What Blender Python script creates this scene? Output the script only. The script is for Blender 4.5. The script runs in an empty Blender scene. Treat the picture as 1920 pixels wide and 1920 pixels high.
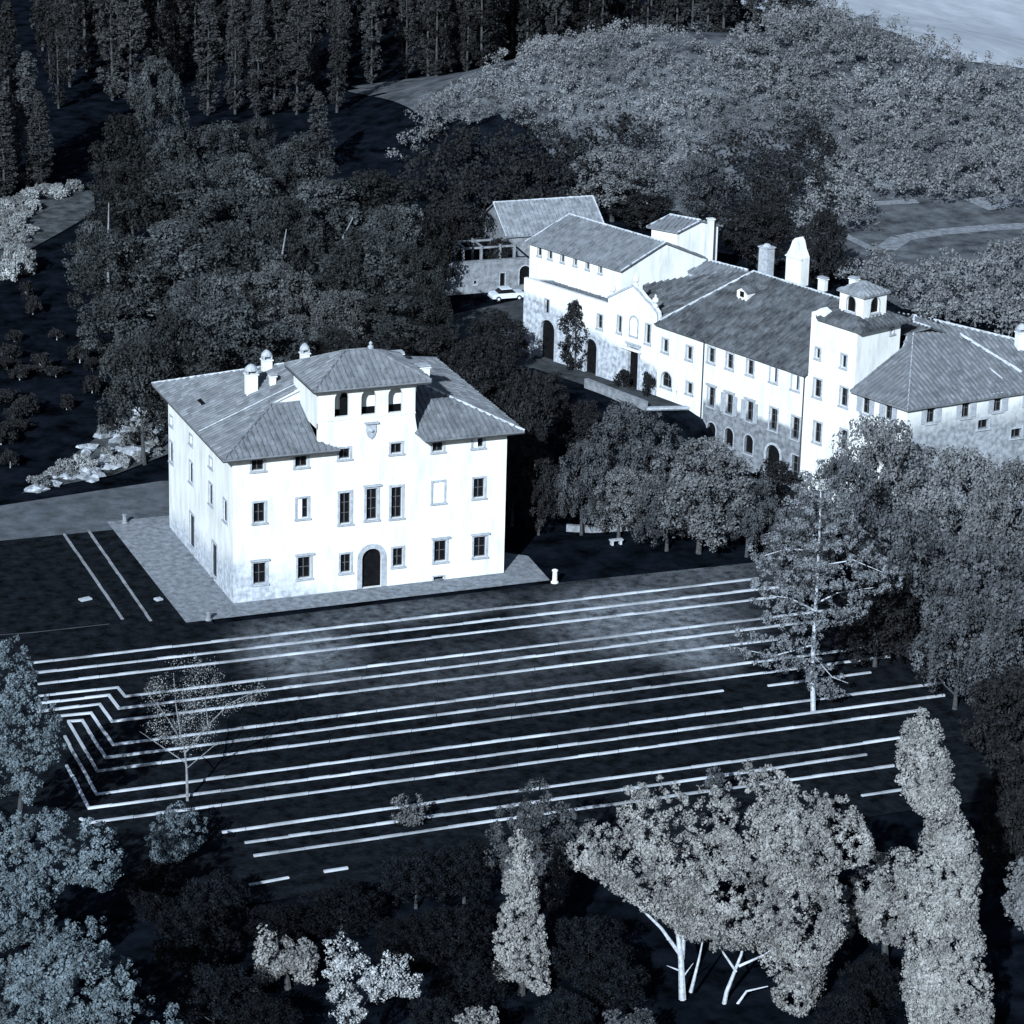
import bpy, math, random
import numpy as np
from mathutils import Vector
rad = math.radians
S = bpy.context.scene
random.seed(7)
rng = np.random.default_rng(11)

# ------------------------------------------------------------------ camera
F_PX, PITCH, YAW, ROLL = 6135.4, rad(19.53), rad(21.708), rad(1.498)
CAM = np.array([-72.415, -243.946, 98.631])
FW = np.array([math.sin(YAW)*math.cos(PITCH), math.cos(YAW)*math.cos(PITCH), -math.sin(PITCH)])
R0 = np.array([math.cos(YAW), -math.sin(YAW), 0.0]); U0 = np.cross(R0, FW)
RT = R0*math.cos(ROLL)+U0*math.sin(ROLL); UP = -R0*math.sin(ROLL)+U0*math.cos(ROLL)
cd = bpy.data.cameras.new('camera'); co = bpy.data.objects.new('camera', cd)
S.collection.objects.link(co); S.camera = co
from mathutils import Matrix
co.matrix_world = Matrix(((RT[0], UP[0], -FW[0], CAM[0]), (RT[1], UP[1], -FW[1], CAM[1]),
                          (RT[2], UP[2], -FW[2], CAM[2]), (0, 0, 0, 1)))
cd.sensor_width = 36; cd.lens = 36*F_PX/1920; cd.clip_start = 1; cd.clip_end = 9000
S.render.resolution_x = 1024; S.render.resolution_y = 1024

# ------------------------------------------------------------------ light
SUN_EL = rad(27); SUN_DIR = np.array([-0.6*math.cos(SUN_EL), -0.8*math.cos(SUN_EL), math.sin(SUN_EL)])  # towards the sun
w = bpy.data.worlds.new('World'); S.world = w; w.use_nodes = True
nt = w.node_tree; bg = nt.nodes['Background']
sky = nt.nodes.new('ShaderNodeTexSky'); sky.sky_type = 'NISHITA'; sky.sun_disc = False
sky.sun_elevation = SUN_EL; sky.sun_rotation = math.atan2(SUN_DIR[0], SUN_DIR[1])
nt.links.new(sky.outputs[0], bg.inputs[0]); bg.inputs[1].default_value = 0.05
sd = bpy.data.lights.new('sun', 'SUN'); sd.energy = 4.6; sd.angle = rad(0.5); sd.color = (0.97, 0.99, 1.0)
so = bpy.data.objects.new('sun', sd); S.collection.objects.link(so)
so.rotation_euler = Vector(SUN_DIR).to_track_quat('Z', 'Y').to_euler(); so.location = (-60, -80, 80)
S.view_settings.view_transform = 'Standard'; S.view_settings.look = 'None'
S.view_settings.exposure = 1.15; S.view_settings.gamma = 1
S.cycles.max_bounces = 4; S.cycles.diffuse_bounces = 2; S.cycles.glossy_bounces = 1
S.cycles.transmission_bounces = 1; S.cycles.transparent_max_bounces = 4

# ------------------------------------------------------------------ terrain height, pixel -> place
def sm(t):
    t = np.clip(t, 0, 1); return t*t*(3-2*t)
def ground(x, y):
    z = 12.0*np.exp(-(((x-103)/34)**2+((y-152)/26)**2))
    z = z + 7.0*np.exp(-(((x-150)/30)**2+((y-168)/40)**2))
    z = z - 4.0*sm((x-49)/7)*sm((37-y)/5)*sm((y+25)/22)*sm((110-x)/20)
    return z
def ray(px, py):
    d = FW+RT*(px-960)/F_PX-UP*(py-960)/F_PX; return d
def at(px, py, z=0.0):
    d = ray(px, py); t = (z-CAM[2])/d[2]; return CAM+d*t
def cast(px, py):
    z = 0.0
    for _ in range(25):
        p = at(px, py, z); z = 0.5*z+0.5*float(ground(p[0], p[1]))
    return p
def scale_at(p):
    return F_PX/float((np.array(p)-CAM)@FW)

# ------------------------------------------------------------------ materials
TINT = (0.77, 0.93, 1.13)
def g(v, t=TINT): return (v*t[0], v*t[1], v*t[2], 1)
def mat(name, v, v2=None, scale=1.0, rough=0.9, bump=0.0, bscale=None, tint=TINT, vary=0.0, stretch=None, spec=0.2, detail=6, contrast=None, island=0.0):
    m = bpy.data.materials.new(name); m.use_nodes = True; n = m.node_tree; L = n.links
    b = n.nodes['Principled BSDF']; b.inputs['Roughness'].default_value = rough
    b.inputs['Specular IOR Level'].default_value = spec
    if v2 is None: v2 = v
    tc = n.nodes.new('ShaderNodeTexCoord'); mp = n.nodes.new('ShaderNodeMapping')
    L.new(tc.outputs['Object'], mp.inputs[0])
    if stretch: mp.inputs['Scale'].default_value = stretch
    no = n.nodes.new('ShaderNodeTexNoise'); no.inputs['Scale'].default_value = scale; no.inputs['Detail'].default_value = detail
    no.inputs['Roughness'].default_value = 0.65
    L.new(mp.outputs[0], no.inputs['Vector'])
    cr = n.nodes.new('ShaderNodeValToRGB'); lo, hi = contrast or (0.35, 0.65)
    cr.color_ramp.elements[0].position = lo; cr.color_ramp.elements[1].position = hi
    cr.color_ramp.elements[0].color = g(v, tint); cr.color_ramp.elements[1].color = g(v2, tint)
    L.new(no.outputs['Fac'], cr.inputs[0]); out = cr.outputs[0]
    if vary:
        oi = n.nodes.new('ShaderNodeObjectInfo'); mr = n.nodes.new('ShaderNodeMapRange')
        mr.inputs['To Min'].default_value = 1-vary; mr.inputs['To Max'].default_value = 1+vary
        L.new(oi.outputs['Random'], mr.inputs[0])
        mx = n.nodes.new('ShaderNodeVectorMath'); mx.operation = 'SCALE'
        L.new(out, mx.inputs[0]); L.new(mr.outputs[0], mx.inputs['Scale']); out = mx.outputs[0]
    if island:
        ge = n.nodes.new('ShaderNodeNewGeometry'); mr = n.nodes.new('ShaderNodeMapRange')
        mr.inputs['To Min'].default_value = 1-island; mr.inputs['To Max'].default_value = 1+island
        L.new(ge.outputs['Random Per Island'], mr.inputs[0])
        mx = n.nodes.new('ShaderNodeVectorMath'); mx.operation = 'SCALE'
        L.new(out, mx.inputs[0]); L.new(mr.outputs[0], mx.inputs['Scale']); out = mx.outputs[0]
    L.new(out, b.inputs['Base Color'])
    if bump:
        n2 = n.nodes.new('ShaderNodeTexNoise'); n2.inputs['Scale'].default_value = bscale or scale*4; n2.inputs['Detail'].default_value = 5
        L.new(mp.outputs[0], n2.inputs['Vector'])
        bp = n.nodes.new('ShaderNodeBump'); bp.inputs['Strength'].default_value = bump; bp.inputs['Distance'].default_value = 0.1
        L.new(n2.outputs['Fac'], bp.inputs['Height']); L.new(bp.outputs[0], b.inputs['Normal'])
    return m
M = {}
PT = (0.86, 0.98, 1.06)
M['plaster'] = mat('white_plaster', 0.37, 0.50, 1.1, bump=0.2, bscale=6, tint=PT, stretch=(1, 1, .22), detail=10, contrast=(0.3, 0.55), spec=0)
def stained_shaded_plaster(name, zlo, zhi, v_low, v_hi, nscale=0.35, spread=3.0, k=(0, 0)):
    # rendered wall turning grey below: stain, bare stone, painted tree shade, edge broken by noise
    m = mat(name, 0.37, 0.50, 1.1, bump=0.25, bscale=7, tint=PT, stretch=(1, 1, .22), detail=10, contrast=(0.3, 0.55), spec=0); n = m.node_tree; L = n.links
    b = n.nodes['Principled BSDF']; base = b.inputs['Base Color'].links[0].from_socket
    gm = n.nodes.new('ShaderNodeNewGeometry'); sx = n.nodes.new('ShaderNodeSeparateXYZ'); L.new(gm.outputs['Position'], sx.inputs[0])
    no = n.nodes.new('ShaderNodeTexNoise'); no.inputs['Scale'].default_value = nscale; no.inputs['Detail'].default_value = 8
    L.new(gm.outputs['Position'], no.inputs['Vector'])
    ad = n.nodes.new('ShaderNodeMath'); ad.operation = 'MULTIPLY_ADD'; ad.inputs[1].default_value = spread; L.new(no.outputs['Fac'], ad.inputs[0])
    dt = n.nodes.new('ShaderNodeVectorMath'); dt.operation = 'DOT_PRODUCT'; dt.inputs[1].default_value = (k[0], k[1], 1.0)
    L.new(gm.outputs['Position'], dt.inputs[0]); L.new(dt.outputs['Value'], ad.inputs[2])
    mr = n.nodes.new('ShaderNodeMapRange'); mr.inputs['From Min'].default_value = zlo+spread/2; mr.inputs['From Max'].default_value = zhi+spread/2
    L.new(ad.outputs[0], mr.inputs[0])
    n2 = n.nodes.new('ShaderNodeTexNoise'); n2.inputs['Scale'].default_value = 2.2; n2.inputs['Detail'].default_value = 8; L.new(gm.outputs['Position'], n2.inputs['Vector'])
    cr = n.nodes.new('ShaderNodeValToRGB'); cr.color_ramp.elements[0].position = .35; cr.color_ramp.elements[1].position = .65
    cr.color_ramp.elements[0].color = g(v_low); cr.color_ramp.elements[1].color = g(v_hi); L.new(n2.outputs['Fac'], cr.inputs[0])
    mx = n.nodes.new('ShaderNodeMix'); mx.data_type = 'RGBA'; L.new(mr.outputs[0], mx.inputs[0])
    L.new(cr.outputs[0], mx.inputs[6]); L.new(base, mx.inputs[7]); L.new(mx.outputs[2], b.inputs['Base Color'])
    return m
M['villa_wall'] = stained_shaded_plaster('villa_plaster', 2.6, 4.6, 0.22, 0.40, 0.5, 3.0, (.42, .12))
M['conv_wall'] = stained_shaded_plaster('stone_and_shade_plaster', 1.4, 2.0, 0.09, 0.19, 0.35, 1.6)  # grey stone below, with lumpy tree shadow painted into the same tone
M['gate_wall'] = stained_shaded_plaster('gate_plaster', -6.1, -5.3, 0.17, 0.38, 0.35, 1.5, (0, -.2))
M['right_wall'] = stained_shaded_plaster('tree_shaded_plaster', 4.6, 7.4, 0.13, 0.26, 0.3, 2.5)  # tree shadow over the right wing is put into the grey plaster
M['stone'] = mat('grey_stone', 0.20, 0.33, 3, bump=0.4)
M['rubble'] = mat('rubble_stone', 0.09, 0.19, 1.6, bump=0.6, bscale=5)
M['kerb'] = mat('pale_kerb_stone', 0.15, 0.46, 0.16, bump=0.3, detail=12, contrast=(0.35, 0.65))
M['kerbd'] = mat('weathered_kerb_stone', 0.10, 0.20, 0.9, bump=0.3)
M['tile'] = mat('roof_tile', 0.095, 0.155, 0.9, bump=0.3, detail=12, contrast=(0.36, 0.66), island=.24, spec=0)
M['tile_dark'] = mat('mossy_roof_tile', 0.035, 0.095, 0.7, bump=0.3, detail=12, contrast=(0.36, 0.66), island=.32, spec=0)
M['tile_pale'] = mat('pale_roof_tile', 0.11, 0.21, 1.0, bump=0.3, detail=12, island=.22, spec=0)
M['ridge'] = mat('ridge_mortar', 0.22, 0.42, 2.5)
M['glass'] = mat('dark_glass', 0.003, 0.007, 1, rough=0.3, spec=0.15)
M['wood'] = mat('dark_timber', 0.02, 0.035, 3)
M['door'] = mat('dark_door', 0.003, 0.007, 3, spec=0.02)
M['shutter'] = mat('grey_shutter', 0.20, 0.28, 3)
M['frame'] = mat('grey_window_frame', 0.05, 0.08, 3)
M['shutter_white'] = mat('white_shutter', 0.55, 0.7, 3)
M['metal'] = mat('iron', 0.03, 0.05, 3, rough=0.5)
M['grass'] = mat('rough_grass', 0.0010, 0.009, 0.35, spec=0, bump=0.6, bscale=1.2, detail=12, tint=(0.55, 0.85, 1.45))
M['lawn'] = mat('lawn', 0.003, 0.013, 0.9, spec=0, bump=0.6, bscale=3.5, detail=14, tint=(0.66, 0.9, 1.25))
M['lawn_sunlit'] = mat('sunlit_lawn', 0.008, 0.034, 0.22, spec=0, bump=0.5, bscale=2, detail=9)  # lighter lawn tone for painted sun patches, not assigned
M['rough_pasture'] = mat('rough_pasture', 0.012, 0.085, 0.5, bump=0.5, bscale=2, detail=12, spec=0, tint=(.76, .94, 1.1))
M['gravel'] = mat('gravel', 0.10, 0.21, 1.6, bump=0.4, bscale=8, detail=12, spec=0)
M['gravel_path'] = mat('path_gravel', 0.05, 0.10, 0.5, bump=0.4, bscale=6, detail=9, tint=(0.74, 0.92, 1.14), spec=0)
M['earth'] = mat('court_earth', 0.02, 0.055, 0.5, spec=0, bump=0.3, detail=9)
M['stubble'] = mat('stubble_field', 0.26, 0.37, 0.25, bump=0.4, bscale=1.5, detail=10, stretch=(1, 0.4, 1))
M['meadow'] = mat('meadow', 0.012, 0.045, 0.15, spec=0, bump=0.5, bscale=1, detail=10)
M['bark'] = mat('bark', 0.02, 0.05, 4, bump=0.5)
M['bark_pale'] = mat('pale_bark', 0.22, 0.40, 3, bump=0.4)
M['bark_grey'] = mat('grey_bark', 0.09, 0.18, 3, bump=0.4)
def leafmat(name, v, v2, scale=0.5, vary=0.25, tint=TINT):
    return mat(name, v, v2, scale, rough=0.8, vary=vary, tint=tint, detail=4, island=.22, spec=.05)
M['oak'] = leafmat('holm_oak_leaves', 0.008, 0.048, 0.22, 0.6, (0.76, 0.95, 1.1))
M['oak_light'] = leafmat('light_oak_leaves', 0.03, 0.07, 0.6, 0.15, (0.8, 0.95, 1.08))
M['poplar'] = leafmat('poplar_leaves', 0.010, 0.036, 0.2, 0.6, (0.79, 0.94, 1.10))
M['poplar_l'] = leafmat('poplar_leaves_far', 0.03, 0.07, 0.4, 0.3, (0.79, 0.94, 1.10))
M['wood_leaf'] = leafmat('wood_canopy', 0.06, 0.15, 0.07, 0, (0.80, 0.94, 1.10))
M['wood_leaf2'] = leafmat('wood_canopy_grey', 0.075, 0.135, 0.08, 0, (0.80, 0.94, 1.10))  # veiling glare over the right-hand slopes is put into this pale grey
M['near'] = leafmat('pine_needles', 0.085, 0.20, 0.45, 0.08, (0.84, 0.95, 1.04))
M['near_cyp'] = leafmat('cypress_leaves', 0.10, 0.19, 0.5, 0.1, (0.84, 0.95, 1.04))
M['near_blue'] = leafmat('bluish_bank_leaves', 0.05, 0.13, 0.7, 0.15, (0.66, 0.93, 1.17))  # bluer, darker leaf tint for the left bank trees
M['bright'] = leafmat('bright_leaves', 0.15, 0.34, 1.5, 0.1, (0.8, 0.94, 1.08))
M['cedar'] = leafmat('cedar_needles', 0.075, 0.14, 1.0, 0.1)
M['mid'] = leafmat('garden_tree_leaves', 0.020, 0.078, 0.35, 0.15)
M['mid_grey'] = leafmat('grey_tree_leaves', 0.065, 0.12, 0.5, 0.15, (0.80, 0.94, 1.10))  # lightened and flattened: the right side's veiling glare sits in the colour
M['deep'] = leafmat('dark_garden_leaves', 0.006, 0.018, 0.6, 0.2)  # dark leaves; in hollows and beside the villa the colour carries the shade
M['night'] = leafmat('undergrowth_leaves', 0.0025, 0.0085, 0.6, 0.3, (0.6, 0.88, 1.3))  # near-black: the bottom slope's shade is put into the leaf colour
M['scrub'] = leafmat('pale_scrub_leaves', 0.08, 0.22, 0.8, 0.45, (0.8, 0.94, 1.07))
M['car'] = mat('car_paint', 0.42, 0.5, 2, rough=0.3, spec=0.5)
M['rubber'] = mat('rubber', 0.01, 0.015, 2)

# ------------------------------------------------------------------ object helpers
def link(o): S.collection.objects.link(o); return o
def tag(o, label=None, cat=None, group=None, kind=None):
    for k, v in (('label', label), ('category', cat), ('group', group), ('kind', kind)):
        if v: o[k] = v
    return o
ORG = {}
def thing(name, label, cat, loc, group=None):
    o = bpy.data.objects.new(name, None); o.empty_display_size = 0.5; link(o)
    o.location = tuple(float(c) for c in loc); ORG[o.name] = np.array(loc, float)
    return tag(o, label, cat, group)
class MB:
    """collects faces in world coordinates, links them as one mesh object"""
    def __init__(s): s.v = []; s.f = []
    def face(s, pts):
        i = len(s.v); s.v += [tuple(map(float, p)) for p in pts]; s.f.append(tuple(range(i, i+len(pts))))
    def hexa(s, b, t):
        i = len(s.v); n = len(b); s.v += [tuple(map(float, p)) for p in b]+[tuple(map(float, p)) for p in t]
        s.f.append(tuple(i+k for k in reversed(range(n)))); s.f.append(tuple(i+n+k for k in range(n)))
        for k in range(n):
            k2 = (k+1) % n; s.f.append((i+k, i+k2, i+n+k2, i+n+k))
    def box(s, x0, y0, z0, x1, y1, z1):
        s.hexa([(x0, y0, z0), (x1, y0, z0), (x1, y1, z0), (x0, y1, z0)], [(x0, y0, z1), (x1, y0, z1), (x1, y1, z1), (x0, y1, z1)])
    def obox(s, c, ax, ay, az, hx, hy, hz):
        c, ax, ay, az = map(np.array, (c, ax, ay, az))
        q = lambda a, b, d: c+ax*hx*a+ay*hy*b+az*hz*d
        s.hexa([q(-1, -1, -1), q(1, -1, -1), q(1, 1, -1), q(-1, 1, -1)], [q(-1, -1, 1), q(1, -1, 1), q(1, 1, 1), q(-1, 1, 1)])
    def lathe(s, c, prof, n=10):
        c = np.array(c, float); rings = []
        for r, z in prof:
            i = len(s.v); rings.append(i)
            s.v += [(c[0]+r*math.cos(2*math.pi*k/n), c[1]+r*math.sin(2*math.pi*k/n), c[2]+z) for k in range(n)]
        for a, b in zip(rings, rings[1:]):
            for k in range(n): s.f.append((a+k, a+(k+1) % n, b+(k+1) % n, b+k))
        s.f.append(tuple(rings[0]+k for k in reversed(range(n)))); s.f.append(tuple(rings[-1]+k for k in range(n)))
    def tube(s, pts, rs, n=6):
        pts = [np.array(p, float) for p in pts]; rings = []
        for j, (p, r) in enumerate(zip(pts, rs)):
            t = pts[min(j+1, len(pts)-1)]-pts[max(j-1, 0)]; t = t/(np.linalg.norm(t)+1e-9)
            a = np.cross(t, (0.3, 0.9, 0.2)); a /= np.linalg.norm(a)+1e-9; b = np.cross(t, a)
            rings.append(len(s.v))
            s.v += [tuple(p+r*(a*math.cos(2*math.pi*k/n)+b*math.sin(2*math.pi*k/n))) for k in range(n)]
        for a, b in zip(rings, rings[1:]):
            for k in range(n): s.f.append((a+k, a+(k+1) % n, b+(k+1) % n, b+k))
        s.f.append(tuple(rings[-1]+k for k in range(n)))
    def build(s, name, m, parent=None, smooth=False):
        me = bpy.data.meshes.new(name); off = np.zeros(3)
        if parent is not None:
            r = parent
            while r.parent: r = r.parent
            off = ORG[r.name]
        me.from_pydata([tuple(np.array(v)-off) for v in s.v], [], s.f); me.materials.append(m); me.validate()
        if smooth: me.polygons.foreach_set('use_smooth', [True]*len(me.polygons))
        o = link(bpy.data.objects.new(name, me)); o.parent = parent
        return o

# ------------------------------------------------------------------ walls with real openings
class Wall:
    def __init__(s, P, Q, z0, z1, flip=False):
        s.P = np.array(P[:2], float); s.Q = np.array(Q[:2], float); s.z0, s.z1 = z0, z1
        d = s.Q-s.P; s.L = np.linalg.norm(d); s.d = d/s.L
        n = np.array([s.d[1], -s.d[0]])
        if n@(CAM[:2]-s.P) < 0: n = -n
        if flip: n = -n
        s.n = n; s.win = []
    def pt(s, u, v, d=0.0):
        p = s.P+s.d*u+s.n*d; return np.array([p[0], p[1], v])
    def hit(s, px, py):
        r = ray(px, py); n3 = np.array([s.n[0], s.n[1], 0]); t = n3@(np.array([*s.P, 0])-CAM)/(n3@r)
        p = CAM+r*t; return (p[:2]-s.P)@s.d, p[2]
    def add(s, px, py, w, h, **k):
        u, v = s.hit(px, py); return s.addm(u, v, w, h, **k)
    def addm(s, u, v, w, h, **k):
        s.win.append(dict(u0=u-w/2, u1=u+w/2, v0=max(v-h/2, s.z0+0.02), v1=v+h/2, **k)); return s.win[-1]
    def panel(s, mb, us=0, ue=None, depth=0.38):
        lo = us
        ue = s.L if ue is None else ue
        U = sorted({us, ue} | {w[k] for w in s.win for k in ('u0', 'u1') if us < w[k] < ue}); V = sorted({s.z0, s.z1} | {min(w[k], s.z1-0.02) for w in s.win for k in ('v0', 'v1')})
        for a, b in zip(U, U[1:]):
            for c, d in zip(V, V[1:]):
                mu, mv = (a+b)/2, (c+d)/2
                if any(w['u0'] < mu < w['u1'] and w['v0'] < mv < min(w['v1'], s.z1-0.02) for w in s.win): continue
                mb.face([s.pt(a, c), s.pt(b, c), s.pt(b, d), s.pt(a, d)])
        for w in s.win:
            if not us < (w['u0']+w['u1'])/2 < ue: continue
            a, b, c, d = w['u0'], w['u1'], w['v0'], min(w['v1'], s.z1-0.02); D = -w.get('depth', depth)
            rim = [(a, c), (b, c)]
            if w.get('arch'):
                r = (b-a)/2; cu = (a+b)/2; N = 8
                arc = [(cu+r*math.cos(math.pi*k/N), d-r+r*math.sin(math.pi*k/N)) for k in range(N+1)]
                rim += arc
                mb.face([s.pt(b, d)]+[s.pt(*q) for q in arc[:N//2+1]])
                mb.face([s.pt(a, d)]+[s.pt(*q) for q in arc[N//2:][::-1]])
            else: rim += [(b, d), (a, d)]
            for q, r2 in zip(rim, rim[1:]+rim[:1]):
                mb.face([s.pt(*q), s.pt(*r2), s.pt(*r2, D), s.pt(*q, D)])
            w['rim'] = rim
    def windows(s, root, depth=0.30):
        for w in s.win:
            if w.get('void'): continue
            a, b, c, d = w['u0'], w['u1'], w['v0'], min(w['v1'], s.z1-0.02)
            door = w.get('door'); f = MB(); t = w.get('trim', 0.16)
            # stone surround, standing 4 cm proud
            if w.get('arch'):
                r = (b-a)/2; cu = (a+b)/2; N = 10
                for k in range(N):
                    q = [(cu+R*math.cos(math.pi*j/N), d-r+R*math.sin(math.pi*j/N)) for R, j in ((r, k), (r+t, k), (r+t, k+1), (r, k+1))]
                    f.hexa([s.pt(*p, 0.003) for p in q], [s.pt(*p, 0.06) for p in q])
                for e, g2 in ((a-t, a), (b, b+t)):
                    q = [(e, c), (g2, c), (g2, d-r), (e, d-r)]; f.hexa([s.pt(*p, 0.003) for p in q], [s.pt(*p, 0.06) for p in q])
            elif t > 0:
                for q in ([(a-t, c-t*.2), (a, c-t*.2), (a, d), (a-t, d)], [(b, c-t*.2), (b+t, c-t*.2), (b+t, d), (b, d)],
                          [(a-t, d), (b+t, d), (b+t, d+t), (a-t, d+t)]):
                    f.hexa([s.pt(*p, 0.003) for p in q], [s.pt(*p, 0.06) for p in q])
            if not door:   # sill
                q = [(a-t-.06, c-.16), (b+t+.06, c-.16), (b+t+.06, c-.03), (a-t-.06, c-.03)]
                f.hexa([s.pt(*p, 0.003) for p in q], [s.pt(*p, 0.16) for p in q])
            if w.get('hood'):
                q = [(a-t-.12, d+t), (b+t+.12, d+t), (b+t+.12, d+t+.14), (a-t-.12, d+t+.14)]
                f.hexa([s.pt(*p, 0.003) for p in q], [s.pt(*p, 0.22) for p in q])
            wo = f.build('door' if door else 'window', M['stone'], root)
            if w.get('label'): wo['label'] = w['label']
            pn = MB(); dd = -w.get('depth', depth+.08)+.08; rim = w['rim']
            pn.hexa([s.pt(*p, dd-.05) for p in rim], [s.pt(*p, dd) for p in rim])
            pn.build('door_leaf' if door else 'pane', M['door'] if door else M['glass'], wo)
            if not door and w.get('mull', True):
                fr = MB(); u = (a+b)/2
                def bar(a1, b1, c1, d1): fr.hexa([s.pt(x, y, dd+.003) for x, y in ((a1, c1), (b1, c1), (b1, d1), (a1, d1))], [s.pt(x, y, dd+.06) for x, y in ((a1, c1), (b1, c1), (b1, d1), (a1, d1))])
                bar(u-.03, u+.03, c+.06, d-.06); bar(a, a+.05, c, d); bar(b-.05, b, c, d); bar(a+.05, b-.05, c, c+.06); bar(a+.05, b-.05, d-.06, d)
                nb = max(1, int((d-c)/0.7))
                for k in range(1, nb):
                    y = c+(d-c)*k/nb; bar(a+.05, u-.03, y-.02, y+.02); bar(u+.03, b-.05, y-.02, y+.02)
                fr.build('frame', M[w.get('fmat', 'frame')], wo)
            sh = w.get('shut')
            if sh:
                hw = (b-a)/2
                def leaf(m1): return m1.build('shutter', M[w.get('smat', 'shutter_white')], wo)
                if sh == 'closed':
                    for e, g2 in ((a+.02, a+hw-.02), (b-hw+.02, b-.02)):
                        k1 = MB(); q = [(e, c+.02), (g2, c+.02), (g2, d-.02), (e, d-.02)]
                        k1.hexa([s.pt(*p, -.16) for p in q], [s.pt(*p, -.10) for p in q])
                        for z in np.arange(c+.15, d-.1, .16):
                            q = [(e+.07, z), (g2-.07, z), (g2-.07, z+.05), (e+.07, z+.05)]; k1.hexa([s.pt(*p, -.10) for p in q], [s.pt(*p, -.075) for p in q])
                        leaf(k1)
                elif sh == 'half':
                    k1 = MB(); e, g2 = a+.02, a+hw*1.0; q = [(e, c+.02), (g2, c+.02), (g2, d-.02), (e, d-.02)]
                    k1.hexa([s.pt(*p, -.16) for p in q], [s.pt(*p, -.10) for p in q]); leaf(k1)
                else:
                    for e, g2 in ((a-t-hw, a-t), (b+t, b+t+hw)):
                        k1 = MB(); q = [(e, c), (g2, c), (g2, d), (e, d)]
                        k1.hexa([s.pt(*p, .065) for p in q], [s.pt(*p, .11) for p in q])
                        for z in np.arange(c+.12, d-.1, .16):
                            q = [(e+.06, z), (g2-.06, z), (g2-.06, z+.05), (e+.06, z+.05)]; k1.hexa([s.pt(*p, .11) for p in q], [s.pt(*p, .13) for p in q])
                        leaf(k1)

# ------------------------------------------------------------------ tiled roof slopes: rows of real cover tiles
def slope(mb, poly, eave, thick=0.14, pitch=0.5, seg=0.62, h=0.16):
    """poly: planar 3-D polygon, eave: two points giving the eave direction; tiles run across it"""
    P = [np.array(p, float) for p in poly]; e = np.array(eave[1], float)-np.array(eave[0], float); e /= np.linalg.norm(e)
    n = np.zeros(3)
    for i in range(1, len(P)-1): n += np.cross(P[i]-P[0], P[i+1]-P[0])
    n /= np.linalg.norm(n)
    if n[2] < 0: n = -n; P = P[::-1]
    vd = np.cross(n, e); vd /= np.linalg.norm(vd)
    e = np.cross(vd, n); O = P[0]
    mb.hexa([p-np.array([0, 0, thick]) for p in P], P)
    uv = [((p-O)@e, (p-O)@vd) for p in P]
    us = [a for a, _ in uv]; u = min(us)+pitch*.4
    while u < max(us):
        vs = []
        for (a, b), (c, d) in zip(uv, uv[1:]+uv[:1]):
            if (a <= u) != (c <= u): vs.append(b+(d-b)*(u-a)/(c-a))
        vs.sort()
        for v0, v1 in zip(vs[::2], vs[1::2]):
            if v1-v0 < .15: continue
            v = v0-random.random()*.02; sgn = 1
            while v < v1-.1:
                L = min(seg*random.uniform(.9, 1.1), v1-v); w_ = pitch*.235*random.uniform(.85, 1.15); hh = h*random.uniform(.8, 1.3); uo = u+random.uniform(-.03, .03)
                A = O+e*uo+vd*v; B = O+e*uo+vd*(v+L)
                i = len(mb.v)
                for Q, k in ((A, 1.0), (B, .8)):
                    for du, dh in ((-w_, 0.002), (-w_*.6, hh*.8), (w_*.6, hh*.8), (w_, 0.002)):
                        mb.v.append(tuple(Q+e*du*k+n*dh*k))
                mb.f += [(i, i+1, i+5, i+4), (i+1, i+2, i+6, i+5), (i+2, i+3, i+7, i+6), (i, i+3, i+2, i+1), (i+4, i+5, i+6, i+7)]
                v += L
        u += pitch
def ridge(mb, a, b, r=0.14):
    a, b = np.array(a, float), np.array(b, float); L = np.linalg.norm(b-a); k = max(1, int(L/.5)); 
    for i in range(k):
        p = a+(b-a)*i/k; q = a+(b-a)*(i+1)/k; rr = r*random.uniform(.85, 1.15)
        mb.tube([p+[0, 0, .05], q+[0, 0, .05]], [rr, rr*.85], 6)

def ridges(root, pairs):
    for a, b, r in pairs:
        m = MB(); ridge(m, a, b, r); m.build('ridge_tiles', M['ridge'], root)
def chimney(root, p, w, d, h, ang=0, cap='dome'):
    """rendered stack with a domed tile cap, standing on a roof; p is the middle of its foot"""
    c, s_ = math.cos(ang), math.sin(ang); ax = (c, s_, 0); ay = (-s_, c, 0); az = (0, 0, 1); p = np.array(p, float)
    m = MB(); m.obox(p+[0, 0, h*.5-.4], ax, ay, az, w/2, d/2, h*.5+.4); m.obox(p+[0, 0, h+.05], ax, ay, az, w/2+.09, d/2+.09, .045)
    ch = m.build('chimney', M['plaster'], root)
    k = MB()
    if cap == 'dome':
        for sx in (-1, 1):
            k.obox(p+[0, 0, h+.25]+np.array(ax)*sx*(w/2-.07), ax, ay, az, .07, d/2, .155)
        k.lathe(p+[0, 0, h+.405], [(max(w, d)*.62, 0), (max(w, d)*.55, .18), (max(w, d)*.3, .42), (.04, .52)], 10)
    else:
        k.obox(p+[0, 0, h+.14], ax, ay, az, w/2-.08, d/2-.08, .045); k.obox(p+[0, 0, h+.22], ax, ay, az, w/2+.06, d/2+.06, .035)
    k.build('chimney_cap', M['stone'], ch)
    return ch

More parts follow.
